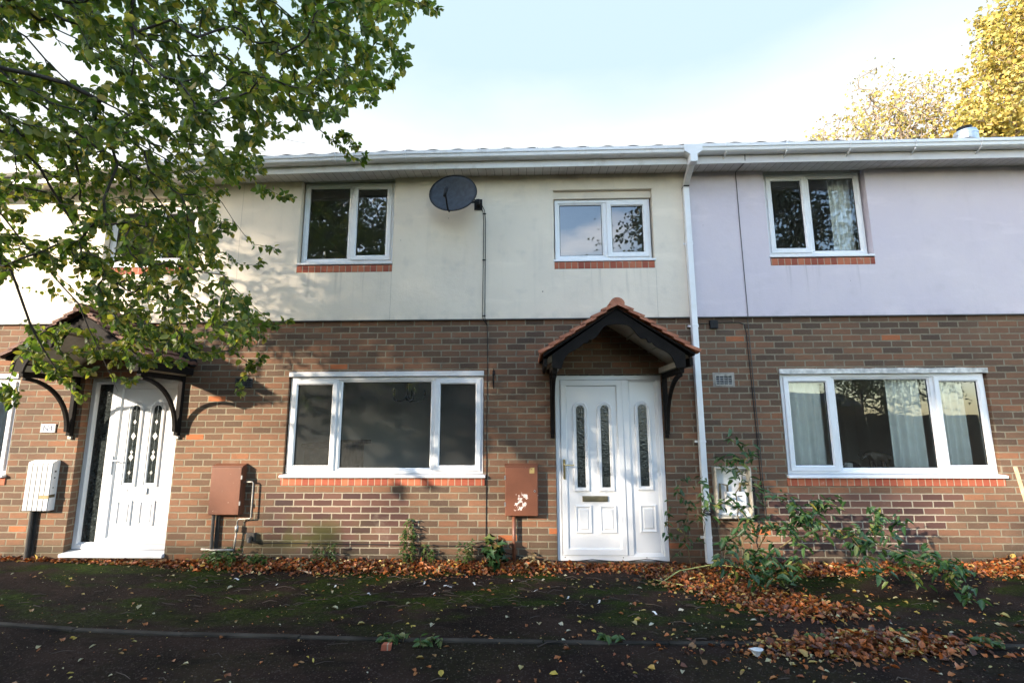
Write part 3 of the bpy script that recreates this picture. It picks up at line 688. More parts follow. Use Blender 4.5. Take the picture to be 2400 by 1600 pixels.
# ---------------------------------------------------------------- things on the facade
# downpipe
dp = thing('downpipe', (1.966, -.05, .05), 'white square plastic downpipe between the cream and the lilac houses', 'downpipe')
def sq(path, w=.068):
    m = M(); lo = []
    for (x, y, z, a) in path:
        c_, s_ = math.cos(a) * w / 2, math.sin(a) * w / 2
        lo.append([(x - w / 2, y - c_, z - s_), (x + w / 2, y - c_, z - s_), (x + w / 2, y + c_, z + s_), (x - w / 2, y + c_, z + s_)])
    return m.loft(lo)
sq([(1.966, -.062, .06, 0), (1.964, -.060, 2.2, 0), (1.960, -.064, 4.41, 0)]).build('pipe', 'upvc', dp, bevel=.006)
sq([(1.960, -.064, 4.40, 0), (1.960, -.066, 4.44, .35), (1.960, -.095, 4.475, .75), (1.960, -.335, 4.61, .75), (1.960, -.358, 4.64, .3), (1.960, -.36, 4.70, 0)], .066).build('swan_neck', 'upvc_old', dp, bevel=.006)
m = M(); m.loft([[(1.96 + sx * w, -.425, z), (1.96 + sx * w, -.30, z)] for sx, w, z in ((-1, .09, 4.72), (-1, .05, 4.69))], cap=False, closed=False)
m.loft([[(1.96 - w, -.428, z), (1.96 + w, -.428, z), (1.96 + w, -.305, z), (1.96 - w, -.305, z)] for w, z in ((.105, 4.80), (.105, 4.715), (.06, 4.685), (.042, 4.67), (.042, 4.58))]); m.build('outlet', 'upvc', dp, bevel=.005)
for z in (3.72, 2.70, 1.36, .32):
    m = M(); m.ring(1.964 - .036, 1.964 + .036, z - .036, z + .036, [(0, 0)] * 2) if False else None
    m.box(1.964 - .036, 1.964 + .036, -.098, -.024, z - .012, z + .012); m.box(1.964 - .062, 1.964 + .062, -.032, -.022 if z > 2.8 else -.001, z - .012, z + .012); m.build('pipe_clip', 'upvc', dp, bevel=.003)
for z in (4.435, 4.60):
    m = M(); m.box(1.926, 1.994, -.12 if z < 4.5 else -.395, -.028 if z < 4.5 else -.322, z - .004, z + .004); m.build('joint_seal', 'black', dp)

# satellite dish
DC = Vector((-.875, -.36, 4.272)); dn = Vector((-.16, -1, .13)).normalized()
ax = Vector((0, 0, 1)).cross(dn).normalized(); ax = -ax; up = ax.cross(dn).normalized()
if up.z < 0: up = -up
di = thing('satellite_dish', DC - Vector((0, 0, .25)), 'charcoal mesh satellite dish on the cream wall under the soffit', 'satellite dish')
rot = math.radians(9); A = ax * math.cos(rot) + up * math.sin(rot); B = up * math.cos(rot) - ax * math.sin(rot)
m = M(); NR, NA = 8, 40; vs = []; 
for off, rr in ((0, 1), (-.006, 1)):
    for j in range(NR + 1):
        for k in range(NA):
            r = j / NR; a = 2 * PI * k / NA; p = DC + A * (.295 * r * math.cos(a)) + B * (.238 * r * math.sin(a)) + dn * (.062 * (r * r - 1) + off); vs.append(p)
fs = []
for s_ in range(2):
    o_ = s_ * (NR + 1) * NA
    for j in range(NR):
        for k in range(NA): a = o_ + j * NA + k; b = o_ + j * NA + (k + 1) % NA; fs.append((a, b, b + NA, a + NA))
for k in range(NA): a = NR * NA + k; b = NR * NA + (k + 1) % NA; c_ = (NR + 1) * NA; fs.append((a, b, b + c_, a + c_))
m.add(vs, fs).build('reflector', 'dish', di, smooth=True)
m = M(); m.tube([DC + A * (.295 * math.cos(a)) + B * (.238 * math.sin(a)) for a in [2 * PI * k / 40 for k in range(41)]], .0055, 6); m.build('rim', 'black', di, smooth=True)
foot = DC - B * .238 - dn * .0; lnb = DC + dn * .20 - B * .10
m = M(); m.tube([foot - dn * .02, foot + dn * .03, foot + dn * .05 + B * .01, lnb - B * .03], .011, 6); m.build('feed_arm', 'black', di)
m = M(); m.tube([lnb - B * .075, lnb - B * .02, lnb + B * .01, lnb + B * .045], [.016, .02, .024, .024], 12); m.build('feed_horn', 'black', di, smooth=True)
m = M(); m.tube([DC - dn * .065, DC - dn * .12, (-.72, -.14, 4.25), (-.60, -.13, 4.265), (-.60, -.03, 4.27)], .016, 8); m.box(-.655, -.555, -.035, -.022, 4.20, 4.34); m.box(-.62, -.58, -.13, -.035, 4.235, 4.30); m.build('wall_bracket', 'black', di)
# cables
cb = M(); cb.tube([(-.62, -.12, 4.26), (-.575, -.06, 4.24), (-.545, -.03, 4.17), (-.535, -.028, 4.05), (-.540, -.028, 3.4), (-.545, -.03, 2.84), (-.53, -.035, 2.80), (-.49, -.01, 2.74), (-.482, -.008, 2.60), (-.486, -.008, 1.4), (-.490, -.008, .23)], .0042, 6)
cb.tube([(-.62, -.11, 4.28), (-.56, -.05, 4.26), (-.525, -.03, 4.19), (-.512, -.028, 4.05), (-.513, -.028, 3.4), (-.515, -.03, 2.84), (-.508, -.035, 2.79), (-.484, -.012, 2.735)], .0042, 6)
for z in (4.15, 3.55, 2.85): cb.box(-.548, -.506, -.034, -.023, z - .006, z + .006)
tag(cb.build('aerial_cable', 'black'), 'twin black cable running from the satellite dish down past the wide window', 'cable')
cb = M(); cb.tube([(2.60, -.30, 4.80), (2.60, -.312, 4.70), (2.60, -.30, 4.62), (2.60, -.15, 4.63), (2.600, -.03, 4.64), (2.603, -.028, 3.8), (2.612, -.028, 2.83), (2.613, -.008, 2.78), (2.622, -.008, 2.0), (2.635, -.008, 1.35), (2.64, -.008, .5)], .0045, 6)
tag(cb.build('telephone_cable', 'darkpipe'), 'thin dark cable running down the lilac wall from the gutter to the meter box', 'cable')
cb = M(); cb.tube([(1.99, -.012, 2.735), (2.10, -.010, 2.728), (2.25, -.010, 2.742), (2.50, -.01, 2.745), (2.565, -.01, 2.72), (2.583, -.01, 2.62), (2.598, -.01, 2.0), (2.61, -.01, 1.35), (2.615, -.01, .6)], .0045, 6)
tag(cb.build('junction_cable', 'black'), 'black cable from the square junction box bending down beside the lilac house window', 'cable')
cb = M(); cb.tube([(-3.2, -.01, .235), (-2.6, -.012, .232), (-1.6, -.01, .222), (-.7, -.012, .21), (-.49, -.01, .205), (-.1, -.012, .10), (.25, -.01, .06), (.5, -.01, .055), (.7, -.008, .075), (1.0, -.01, .052), (1.3, -.01, .082), (1.6, -.012, .05)], .0045, 6)
tag(cb.build('ground_cable', 'black'), 'black cable sagging along the foot of the brick wall and across the threshold', 'cable')
m = M(); m.box(2.162, 2.252, -.038, -.002, 2.672, 2.772); m.box(2.200, 2.208, -.042, -.038, 2.69, 2.74)
tag(m.build('junction_box', 'black', bevel=.005), 'small black junction box beside the top of the brick wall', 'junction box')
m = M(); m.tube([(-.408, -.012, 1.975), (-.408, -.012, 2.21)], .006, 6); m.tube([(-.408, -.012, 2.16), (-.408, -.05, 2.165), (-.412, -.075, 2.14), (-.412, -.07, 2.08), (-.408, -.014, 2.0)], .006, 6); m.box(-.422, -.394, -.012, -.002, 2.13, 2.19)
tag(m.build('wall_hook', 'black'), 'black metal basket hook on the bricks right of the wide window', 'hook')
m = M(); n = 40
m.tube([(1.966 + .05 * math.cos(a) + .006 * math.sin(3 * a), -.105 - .004 * (k % 3), .60 + .02 * math.sin(a) + .012 * math.cos(2.3 * a)) for k in range(n) for a in [k * 6 * PI / n]], .0035, 5)
m.tube([(1.93, -.10, .61), (1.90, -.11, .55), (1.925, -.12, .48), (1.91, -.11, .38)], .003, 5); m.tube([(1.99, -.10, .58), (2.05, -.11, .45), (2.07, -.12, .33)], .003, 5)
tag(m.build('wire_tangle', 'black'), 'tangle of black wire tied round the foot of the white downpipe', 'wire')

# meter boxes
def ribs(m, x0, x1, y, z0, z1, n):
    for k in range(n):
        a = x0 + (x1 - x0) * k / n; b = x0 + (x1 - x0) * (k + 1) / n; m.box(a + .005, b - .005, y - .006, y, z0, z1)
mb = thing('meter_box', (-5.72, -.05, .585), 'ribbed white plastic meter box with tape on its side near the leaded door', 'meter box', 'meter boxes on the wall')
m = M(); m.box(-5.868, -5.562, -.085, -.001, .588, 1.14); m.loft([[(-5.868, -.082, 1.14), (-5.562, -.082, 1.14), (-5.562, -.001, 1.14), (-5.868, -.001, 1.14)], [(-5.86, -.03, 1.158), (-5.57, -.03, 1.158), (-5.57, -.001, 1.158), (-5.86, -.001, 1.158)]]); m.build('case', 'upvc', mb, bevel=.004)
m = M(); m.box(-5.862, -5.568, -.0862, -.0851, .596, 1.128); m.build('groove_shade', 'dullbrass', mb)  # dark sheet behind the ribs, standing in for shade in the grooves
m = M(); ribs(m, -5.866, -5.564, -.0864, .592, 1.132, 5); m.build('ribbed_door', 'doorpaint', mb, bevel=.003)
m = M(); m.box(-5.68, -5.561, -.0945, -.0935, .725, .765); m.box(-5.561, -5.5605, -.09, -.02, .735, .77); m.build('tape', 'dullbrass', mb)
for z, w in ((1.02, .02), (.95, .016), (.84, .012)): M().box(-5.562, -5.5595, -.06, -.06 + w, z, z + w).build('vent_hole', 'darkpipe', mb)
m = M(); m.tube([(-5.79, -.035, .587), (-5.785, -.035, .04)], .022, 10); m.box(-5.80, -5.74, -.02, -.001, .06, .58)
tag(m.build('supply_pipe', 'darkpipe'), 'dark pipe running from the white meter box down to the ground', 'pipe', 'pipes under the meter boxes')
def brown(x0, x1, z0, z1, mat, label, hinge):
    b = thing('meter_box', ((x0 + x1) / 2, -.05, z0), label, 'meter box', 'meter boxes on the wall')
    m = M(); m.box(x0, x1, -.088, -.001, z0, z1); m.loft([[(x0 - .004, -.098, z1 - .004), (x1 + .004, -.098, z1 - .004), (x1 + .004, -.001, z1 + .004), (x0 - .004, -.001, z1 + .004)], [(x0 - .004, -.098, z1 + .004), (x1 + .004, -.098, z1 + .004), (x1 + .004, -.001, z1 + .03), (x0 - .004, -.001, z1 + .03)]]); m.build('case', 'rust', b, bevel=.003)
    m = M(); m.box(x0 + .006, x1 - .006, -.100, -.0885, z0 + .006, z1 - .010); m.build('box_door', mat, b, bevel=.004)
    m = M(); hx = x0 if hinge < 0 else x1
    for z in (z0 + .13, z1 - .12): m.box(hx - .008, hx + .008, -.102, -.09, z - .022, z + .022)
    m.build('hinge', 'chrome', b)
    if hinge < 0: m = M(); m.tube([(x1 - .04, -.10, .82), (x1 - .04, -.108, .82)], .013, 12); m.build('lock', 'chrome', b); m = M(); m.tube([(x1 - .04, -.108, .82), (x1 - .04, -.1095, .82)], .006, 8); m.build('keyhole', 'black', b)
    return b
brown(-3.665, -3.30, .55, 1.088, 'rust', 'plain brown steel meter box with bent pipe on its right side', 1)
brown(-.269, .104, .548, 1.088, 'rustchip', 'brown steel meter box with large chips of missing paint beside the middle door', -1)
m = M(); m.tube([(-3.62, -.05, .55), (-3.61, -.05, .02)], .018, 10); m.box(-3.60, -3.565, -.03, -.001, .05, .54)
tag(m.build('supply_pipe', 'darkpipe'), 'dark pipe running from the plain brown meter box into the weeds', 'pipe', 'pipes under the meter boxes')
m = M(); m.tube([(-3.30, -.05, .91), (-3.20, -.05, .914), (-3.185, -.05, .90), (-3.182, -.05, .52), (-3.195, -.05, .505), (-3.32, -.05, .50), (-3.335, -.05, .48), (-3.337, -.05, .42)], .0085, 8); m.tube([(-3.337, -.05, .43), (-3.337, -.05, .36)], .02, 10)
m.tube([(-3.337, -.05, .37), (-3.35, -.05, .15)], .010, 8); m.tube([(-3.72, -.06, .175), (-3.6, -.06, .165), (-3.35, -.06, .17)], .014, 8)
tag(m.build('gas_pipe', 'greypipe', smooth=True), 'thin grey pipe looping out of the side of the plain brown meter box', 'pipe')
m = M(); m.box(-3.228, -3.128, -.045, -.001, .255, .345); m.tube([(-3.17, -.045, .30), (-3.17, -.075, .29), (-3.168, -.08, .25)], .022, 10)
tag(m.build('outdoor_socket', 'darkpipe', bevel=.004), 'grey weathered socket low on the bricks beside the looping pipe', 'socket')
m = M(); m.tube([(-.172, -.05, .55), (-.172, -.052, .0)], .020, 12)
tag(m.build('supply_pipe', 'rust', smooth=True), 'rust brown pipe running from the chipped meter box down to the fallen leaves', 'pipe', 'pipes under the meter boxes')
# open meter box
mb = thing('meter_box', (2.28, -.05, .52), 'open cream meter box with its gas meter showing behind the bush', 'meter box', 'meter boxes on the wall')
m = M(); m.ring(2.075, 2.475, .53, 1.08, [(0, -.001), (0, -.10), (.016, -.104), (.022, -.095), (.022, -.012)]); m.build('case', 'cream_paint', mb, bevel=.003)
m = M(); m.box(2.09, 2.46, -.014, -.002, .545, 1.065); m.build('back_plate', 'upvc', mb)
m = M(); m.box(2.190, 2.405, -.10, -.02, .665, .815); m.build('meter', 'upvc', mb, bevel=.012, seg=3)
m = M(); m.box(2.31, 2.355, -.102, -.100, .765, .775); m.box(2.205, 2.28, -.1015, -.100, .70, .703); m.build('meter_display', 'black', mb)
m = M(); m.ring(2.205, 2.30, .965, 1.03, [(0, -.016), (.004, -.017), (.004, -.015)]); m.box(2.207, 2.298, -.0155, -.015, .967, 1.028); m.build('meter_label', 'whiteplastic', mb)
m = M(); m.tube([(2.22, -.05, .81), (2.22, -.05, .88), (2.14, -.05, .90), (2.13, -.05, .62)], .013, 8); m.tube([(2.36, -.05, .81), (2.36, -.05, .90), (2.48, -.05, .90)], .015, 8); m.tube([(2.42, -.05, .90), (2.52, -.05, .90)], .024, 10); m.build('meter_pipe', 'dullbrass', mb, smooth=True)
m = M(); m.tube([(2.10, -.06, .575), (2.45, -.06, .56)], .014, 8); m.build('white_pipe', 'whiteplastic', mb)
m = M(); m.loft([[(2.478 + a, y, z) for a, y in ((0, -.10), (.012, -.10), (.035, -.40), (.023, -.40))] for z in (.53, 1.07)]) if False else m.box(2.478, 2.50, -.105, -.01, .50, .93)
m.build('side_flap', 'black', mb)

# number plate
pl = M(); pl.box(-5.862, -5.676, -.014, -.001, 1.478, 1.578)
pl = tag(pl.build('number_plate', 'whiteplastic', bevel=.003), 'small white plaque reading N4 on the bricks beside the leaded door', 'sign')
tx = bpy.data.curves.new('lettering', 'FONT'); tx.body = 'N4'; tx.size = .098; tx.align_x = 'CENTER'; tx.extrude = .001
tm = Mat('plaque_blue'); tm.set(col=(.03, .05, .11), rough=.6); 
tob = bpy.data.objects.new('tmp', tx); C.objects.link(tob); dg = bpy.context.evaluated_depsgraph_get()
tmesh = bpy.data.meshes.new_from_object(tob.evaluated_get(dg)); bpy.data.objects.remove(tob)
tmesh.transform(Matrix.Rotation(PI / 2, 4, 'X')); tmesh.materials.clear(); tmesh.materials.append(tm.mat)
link('lettering', tmesh, Vector((-5.77, -.0155, 1.498)), pl)
m = M(); m.ring(-5.857, -5.681, 1.483, 1.573, [(0, -.0145), (.002, -.0155), (.004, -.0145)]); m.build('border_line', tm.mat, pl)

# flue on the lilac roof
fl = thing('chimney_flue', (5.98, 1.2, 5.3), 'stubby galvanised flue with black cap above the lilac house gutter', 'flue')
P0 = ray(2220, 328, 7.01)
m = M(); x, z = P0[0], P0[2]
FX, FZ = x, z
def cyl(m, x, y, z0, z1, r0, r1, n=24): m.loft([[(x + r * math.cos(2 * PI * k / n), y + r * math.sin(2 * PI * k / n), zz) for k in range(n)] for zz, r in ((z0, r0), (z1, r1))])
cyl(m, x, 1.2, z - .5, z + .10, .145, .145); cyl(m, x, 1.2, z + .10, z + .125, .150, .150); cyl(m, x, 1.2, z + .125, z + .17, .145, .135); m.build('pipe', 'galv', fl, smooth=False)
m = M(); cyl(m, x + .0, 1.2, z + .17, z + .24, .09, .09); m.build('cap', 'black', fl)
fl.location = (0, 0, 0); 
for ch in fl.children: ch.location = WL[ch.name]

# leaning plank at the right edge
m = M(); a = Vector(ray(2332, 1072, 5.45)); b = Vector(ray(2372, 1200, 5.25)); m.tube([a, b, b + (b - a) * 2.4], .022, 4)
tag(m.build('plank', 'wood'), 'pale wooden plank leaning on the bricks at the right edge', 'plank')

# ---------------------------------------------------------------- things in the rooms
def curtain(x0, x1, z0, z1, y, label, n, amp=.02):
    m = M(); N = n * 8; m.loft([[(x0 + (x1 - x0) * k / N, y + amp * math.sin(2 * PI * k / 8) + .3 * amp * math.sin(2 * PI * k / 19), z) for z in (z0, z1)] for k in range(N + 1)], cap=False, closed=False)
    tag(m.build('curtain', 'cloth', smooth=True), label, 'curtain', 'curtains in the windows')
curtain(2.98, 3.46, 1.0, 2.2, .15, 'pale vertical blind behind the left pane of the wide lilac house window', 5)
curtain(3.52, 3.60, 1.0, 2.2, .15, 'narrow bunched blind at the left of the wide middle pane', 2)
curtain(4.22, 4.60, 1.0, 2.2, .15, 'pale blind hanging behind the right part of the wide middle pane', 4)
curtain(4.72, 5.10, 1.0, 2.2, .15, 'pale vertical blind behind the right pane of the wide lilac house window', 5)
curtain(3.86, 4.12, 3.5, 4.7, .22, 'pale curtain bunched at the right of the upper lilac house window', 4)
curtain(-8.5, -6.27, 1.0, 2.2, .15, 'white net curtain filling the window at the left edge', 22, .012)
# hook on chandelier
ch = thing('chandelier', (-1.80, 1.5, 1.9), 'dark candle chandelier hanging inside the wide window of the middle house', 'chandelier')
m = M(); m.tube([(-1.80, 1.5, 2.42), (-1.80, 1.5, 1.93)], .01, 6); m.tube([(-1.8, 1.5, 1.98), (-1.8, 1.5, 1.93), (-1.8, 1.5, 1.90)], [.03, .045, .01], 8); m.build('rod', 'black', ch)
for k in range(5):
    a = 2 * PI * k / 5 + .3; c_, s_ = math.cos(a), math.sin(a); m = M()
    m.tube([(-1.8 + r * c_, 1.5 + r * s_, z) for r, z in ((0, 1.95), (.08, 1.90), (.17, 1.885), (.24, 1.93), (.25, 1.99))], .008, 6); m.tube([(-1.8 + .25 * c_, 1.5 + .25 * s_, 1.98), (-1.8 + .25 * c_, 1.5 + .25 * s_, 2.07)], .012, 8); m.build('arm', 'black', ch)
# fireplace
fp = thing('fireplace', (-3.1, 2.6, 0), 'stone fireplace with mantel dimly seen inside the wide window of the middle house', 'fireplace')
m = M(); m.box(-3.5, -2.95, 1.9, 3.1, .03, 1.20); m.build('surround', 'concrete', fp, bevel=.01)
m = M(); m.box(-3.5, -2.86, 1.8, 3.2, 1.205, 1.27); m.build('mantel', 'concrete', fp, bevel=.01)
m = M(); m.box(-3.5, -2.93, 2.2, 2.8, .05, .85); m.build('hearth_opening', 'black', fp)
# elephant, mug on the window board
wb = M(); wb.box(2.93, 5.27, .125, .34, .985, 1.012); tag(wb.build('window_board', 'upvc'), 'white inner window board behind the wide lilac house window', 'window board')
E0 = (4.09, .24, 1.013)
def skin(name, chains, mat, parent=None, lvl=2):
    me = bpy.data.meshes.new(name); V = []; Ed = []; Rr = []
    for ch_ in chains:
        base = len(V)
        for k, (p, r) in enumerate(ch_['p']):
            V.append(p); Rr.append(r)
            if k: Ed.append((base + k - 1, base + k))
        if 'at' in ch_: Ed.append((ch_['at'], base))
    me.from_pydata(V, Ed, []); o = bpy.data.objects.new(name, me); C.objects.link(o)
    sk = o.modifiers.new('skin', 'SKIN'); sk.use_smooth_shade = True
    for v, r in zip(me.skin_vertices[0].data, Rr): v.radius = r if isinstance(r, tuple) else (r, r)
    me.skin_vertices[0].data[0].use_root = True
    sb = o.modifiers.new('sub', 'SUBSURF'); sb.levels = sb.render_levels = lvl
    me.materials.append(MT[mat])
    dg = bpy.context.evaluated_depsgraph_get(); nm = bpy.data.meshes.new_from_object(o.evaluated_get(dg)); bpy.data.objects.remove(o)
    return nm
k = .19
def ep(x, y, z): return (x * k, y * k, z * k)
body = [{'p': [(ep(.55, 0, .85), .20 * k), (ep(.30, 0, .90), .27 * k), (ep(0, 0, .92), .28 * k), (ep(-.28, 0, .92), .22 * k), (ep(-.50, 0, 1.02), .17 * k), (ep(-.66, 0, .98), .12 * k), (ep(-.78, 0, .80), .07 * k), (ep(-.88, 0, .68), .055 * k), (ep(-1.0, 0, .72), .045 * k), (ep(-1.04, 0, .86), .035 * k), (ep(-1.12, 0, .98), .028 * k)]}]
for (x, y, at) in ((.45, .14, 1), (.45, -.14, 1), (-.25, .14, 3), (-.25, -.14, 3)):
    dx = -.06 if y > 0 else .06
    body.append({'p': [(ep(x, y, .62), .12 * k), (ep(x + dx, y, .35), .085 * k), (ep(x + dx, y, .10), .08 * k), (ep(x + dx, y, .0), .095 * k)], 'at': at})
body.append({'p': [(ep(.72, 0, .80), .03 * k), (ep(.78, 0, .50), .018 * k)], 'at': 0})
em = skin('elephant_figurine', body, 'bronze')
eo = link('elephant_figurine', em, Vector(E0)); tag(eo, 'small bronze elephant figurine with raised trunk on the window board', 'figurine')
for sy in (-1, 1):
    m = M(); pts = [ep(-.42, sy * .17, 1.10), ep(-.28, sy * .24, 1.12), ep(-.18, sy * .27, .98), ep(-.22, sy * .26, .78), ep(-.36, sy * .22, .70), ep(-.46, sy * .18, .88)]
    pts = [tuple(np.array(E0) + p) for p in pts]; n = len(pts)
    m.add(pts + [(a, b + sy * .006, c) for a, b, c in pts], [tuple(range(n)), tuple(range(2 * n - 1, n - 1, -1))] + [((i + 1) % n, i, i + n, (i + 1) % n + n) for i in range(n)]); m.build('ear', 'bronze', eo)
    m = M(); m.tube([tuple(np.array(E0) + ep(-.68, sy * .08, .88)), tuple(np.array(E0) + ep(-.80, sy * .11, .80)), tuple(np.array(E0) + ep(-.90, sy * .10, .84))], [.005, .004, .002], 6); m.build('tusk', 'whiteplastic', eo)
MX, MY, MZ = 3.735, .2, 1.013
m = M(); n = 20
m.loft([[(MX + r * math.cos(2 * PI * j / n), MY + r * math.sin(2 * PI * j / n), MZ + z) for j in range(n)] for r, z in ((.034, 0), (.037, .004), (.038, .088), (.035, .088), (.034, .01))]); m.tube([(MX - .036, MY, MZ + .072), (MX - .058, MY, MZ + .068), (MX - .062, MY, MZ + .045), (MX - .052, MY, MZ + .022), (MX - .036, MY, MZ + .02)], .005, 6)
tag(m.build('mug', 'doorpaint', smooth=True), 'white mug on the window board left of the elephant figurine', 'mug')
m = M(); m.tube([(3.82 + .12 * math.cos(a), .30, 1.013 + .09 * math.sin(a)) for a in [PI * j / 12 for j in range(13)]], .008, 6); m.add([(3.82 + .12 * math.cos(PI * j / 12), .302, 1.013 + .09 * math.sin(PI * j / 12)) for j in range(13)], [tuple(range(13))])
tag(m.build('mirror', 'black'), 'low dark rounded frame on the window board between mug and elephant', 'ornament')

# ---------------------------------------------------------------- trees
def grow(root_pts, targets, origin, step=.16, jit=.04, droop=0.0):
    """root_pts: list of polylines (first starts at the trunk). returns nodes, parent index, leaf-bearing node list"""
    N = []; P = []
    for pl in root_pts:
        prev = -1
        if N:
            d = np.linalg.norm(np.array(N) - pl[0], axis=1); prev = int(d.argmin())
        for a, b in zip(pl[:-1], pl[1:]):
            n = max(1, int(np.linalg.norm(b - a) / step))
            for j in range(n + 1 if prev == -1 else n):
                t = (j if prev == -1 else j + 1) / n; q = a + (b - a) * min(1, t) + RNG.normal(size=3) * jit * .3
                N.append(q); P.append(prev); prev = len(N) - 1
    cap = len(N) + len(targets) * 14; A = np.zeros((cap, 3)); A[:len(N)] = N; n = len(N); P = P + [0] * (cap - n); tw = []
    od = np.zeros(cap); od[:n] = np.linalg.norm(A[:n] - origin, axis=1)
    targets = targets[np.argsort(np.linalg.norm(targets - origin, axis=1))]
    for t in targets:
        dt = np.linalg.norm(t - origin); d = np.linalg.norm(A[:n] - t, axis=1); cost = d + 1.2 * np.maximum(0, od[:n] + .35 * d - dt)
        k = int(cost.argmin()); a = A[k].copy(); L_ = d[k]; m = int(min(10, max(2, L_ / step))); prev = k
        pk = P[k]; dirn = nrm((A[k] - A[pk]) if pk >= 0 else (t - a)); c = a + dirn * L_ * .45 + np.array([0, 0, droop * L_]); ids = []
        for j in range(1, m + 1):
            q = j / m; p = (1 - q) ** 2 * a + 2 * q * (1 - q) * c + q * q * t + RNG.normal(size=3) * jit * .35
            A[n] = p; P[n] = prev; od[n] = np.linalg.norm(p - origin); prev = n; ids.append(n); n += 1
        tw.append(ids)
    return A[:n], P[:n], tw
def branch_mesh(name, A, P, parent, mat, r0=.0013, ex=.45, sides=5, rmax=.2):
    n = len(A); cnt = np.ones(n)
    for i in range(n - 1, -1, -1):
        if P[i] >= 0: cnt[P[i]] += cnt[i]
    r = np.minimum(r0 * cnt ** ex, rmax); I = np.array([i for i in range(n) if P[i] >= 0]); J = np.array([P[i] for i in I])
    a, b = A[J], A[I]; d = nrm(b - a); up = np.where(np.abs(d[:, 2:3]) < .9, [[0, 0, 1.]], [[1., 0, 0]]); u = nrm(np.cross(d, up)); v = np.cross(d, u)
    rb = r[I]; ra = np.minimum(r[J], rb * 1.35)
    ang = 2 * PI * np.arange(sides) / sides; cs = np.cos(ang)[None, :, None]; sn = np.sin(ang)[None, :, None]
    ringv = u[:, None] * cs + v[:, None] * sn
    V = np.concatenate([a[:, None] - d[:, None] * ra[:, None, None] * .3 + ringv * ra[:, None, None], b[:, None] + ringv * rb[:, None, None]], 1)
    k = np.arange(sides); F = np.stack([k, (k + 1) % sides, (k + 1) % sides + sides, k + sides], 1)
    idx = (np.arange(len(I)) * 2 * sides)[:, None, None] + F[None]
    return npmesh(name, V.reshape(-1, 3), idx.reshape(-1, 4), mat, parent, smooth=True)

def inpoly(x, y, poly):
    r = False; j = len(poly) - 1
    for i in range(len(poly)):
        xi, yi = poly[i]; xj, yj = poly[j]
        if (yi > y) != (yj > y) and x < (xj - xi) * (y - yi) / (yj - yi) + xi: r = not r
        j = i
    return r
# overhanging tree in the foreground, rooted left of the view
TR = np.array([-4.5, -5.5, 0.])
up_poly = [(-250, -260), (980, -260), (1000, 0), (930, 50), (925, 160), (870, 215), (800, 255), (690, 290), (620, 330), (420, 345), (300, 330), (120, 350), (-250, 300)]
lo_poly = [(-250, 330), (560, 345), (660, 380), (560, 420), (500, 470), (560, 560), (520, 650), (590, 700), (640, 735), (580, 790), (520, 830), (420, 800), (300, 790), (200, 700), (60, 660), (-250, 700)]
tg = []
def sample(poly, n, t0, t1, hole=None):
    xs_ = [p[0] for p in poly]; ys_ = [p[1] for p in poly]; c = 0
    while c < n:
        x = random.uniform(min(xs_), max(xs_)); y = random.uniform(min(ys_), max(ys_))
        if not inpoly(x, y, poly): continue
        if hole and any((x - a) ** 2 / rx ** 2 + (y - b) ** 2 / ry ** 2 < 1 for a, b, rx, ry in hole): continue
        tg.append(ray(x, y, random.uniform(t0, t1))); c += 1
sample(up_poly, 2000, 2.3, 4.4, [(110, 110, 70, 35), (190, 165, 60, 30), (60, 250, 50, 22), (350, 330, 60, 14)])
sample(lo_poly, 900, 3.0, 4.9, [(100, 520, 60, 40), (100, 640, 90, 30), (470, 650, 40, 25)])
sample([(60, 740), (430, 750), (450, 830), (330, 850), (200, 840), (80, 860)], 75, 3.7, 4.4)
for x, y, t in [(1005, 20, 3.0), (985, 5, 3.1), (900, 190, 3.3), (930, 120, 3.2), (855, 230, 3.4), (790, 340, 3.6), (830, 365, 3.7), (800, 300, 3.6), (760, 320, 3.6), (815, 330, 3.7), (672, 452, 4.3), (640, 448, 4.3), (600, 440, 4.2), (625, 570, 4.3), (600, 600, 4.3), (655, 735, 4.6), (625, 740, 4.6), (600, 765, 4.6), (560, 860, 4.6), (545, 895, 4.6), (565, 830, 4.6), (610, 820, 4.6), (590, 835, 4.6),
                (390, 785, 4.2), (350, 830, 4.1), (300, 820, 4.0), (430, 770, 4.3), (290, 870, 4.0), (200, 850, 3.9), (180, 900, 3.8), (160, 870, 3.8), (120, 860, 3.8), (140, 840, 3.9), (20, 880, 3.7), (5, 900, 3.7), (35, 920, 3.7), (80, 830, 3.9), (60, 800, 3.8)]:
    tg.append(ray(x, y, t)); tg.append(ray(x + random.uniform(-18, 18), y + random.uniform(-14, 14), t))
tg = np.array(tg)
ok = (tg[:, 1] < -.62) & (tg[:, 2] > .9); tg = tg[ok]
R = lambda *a: np.array([ray(x, y, t) for x, y, t in a])
T3, T4, T5, T6 = (np.array([-4.5, -5.5, z]) for z in (2.4, 3.4, 4.6, 6.0))
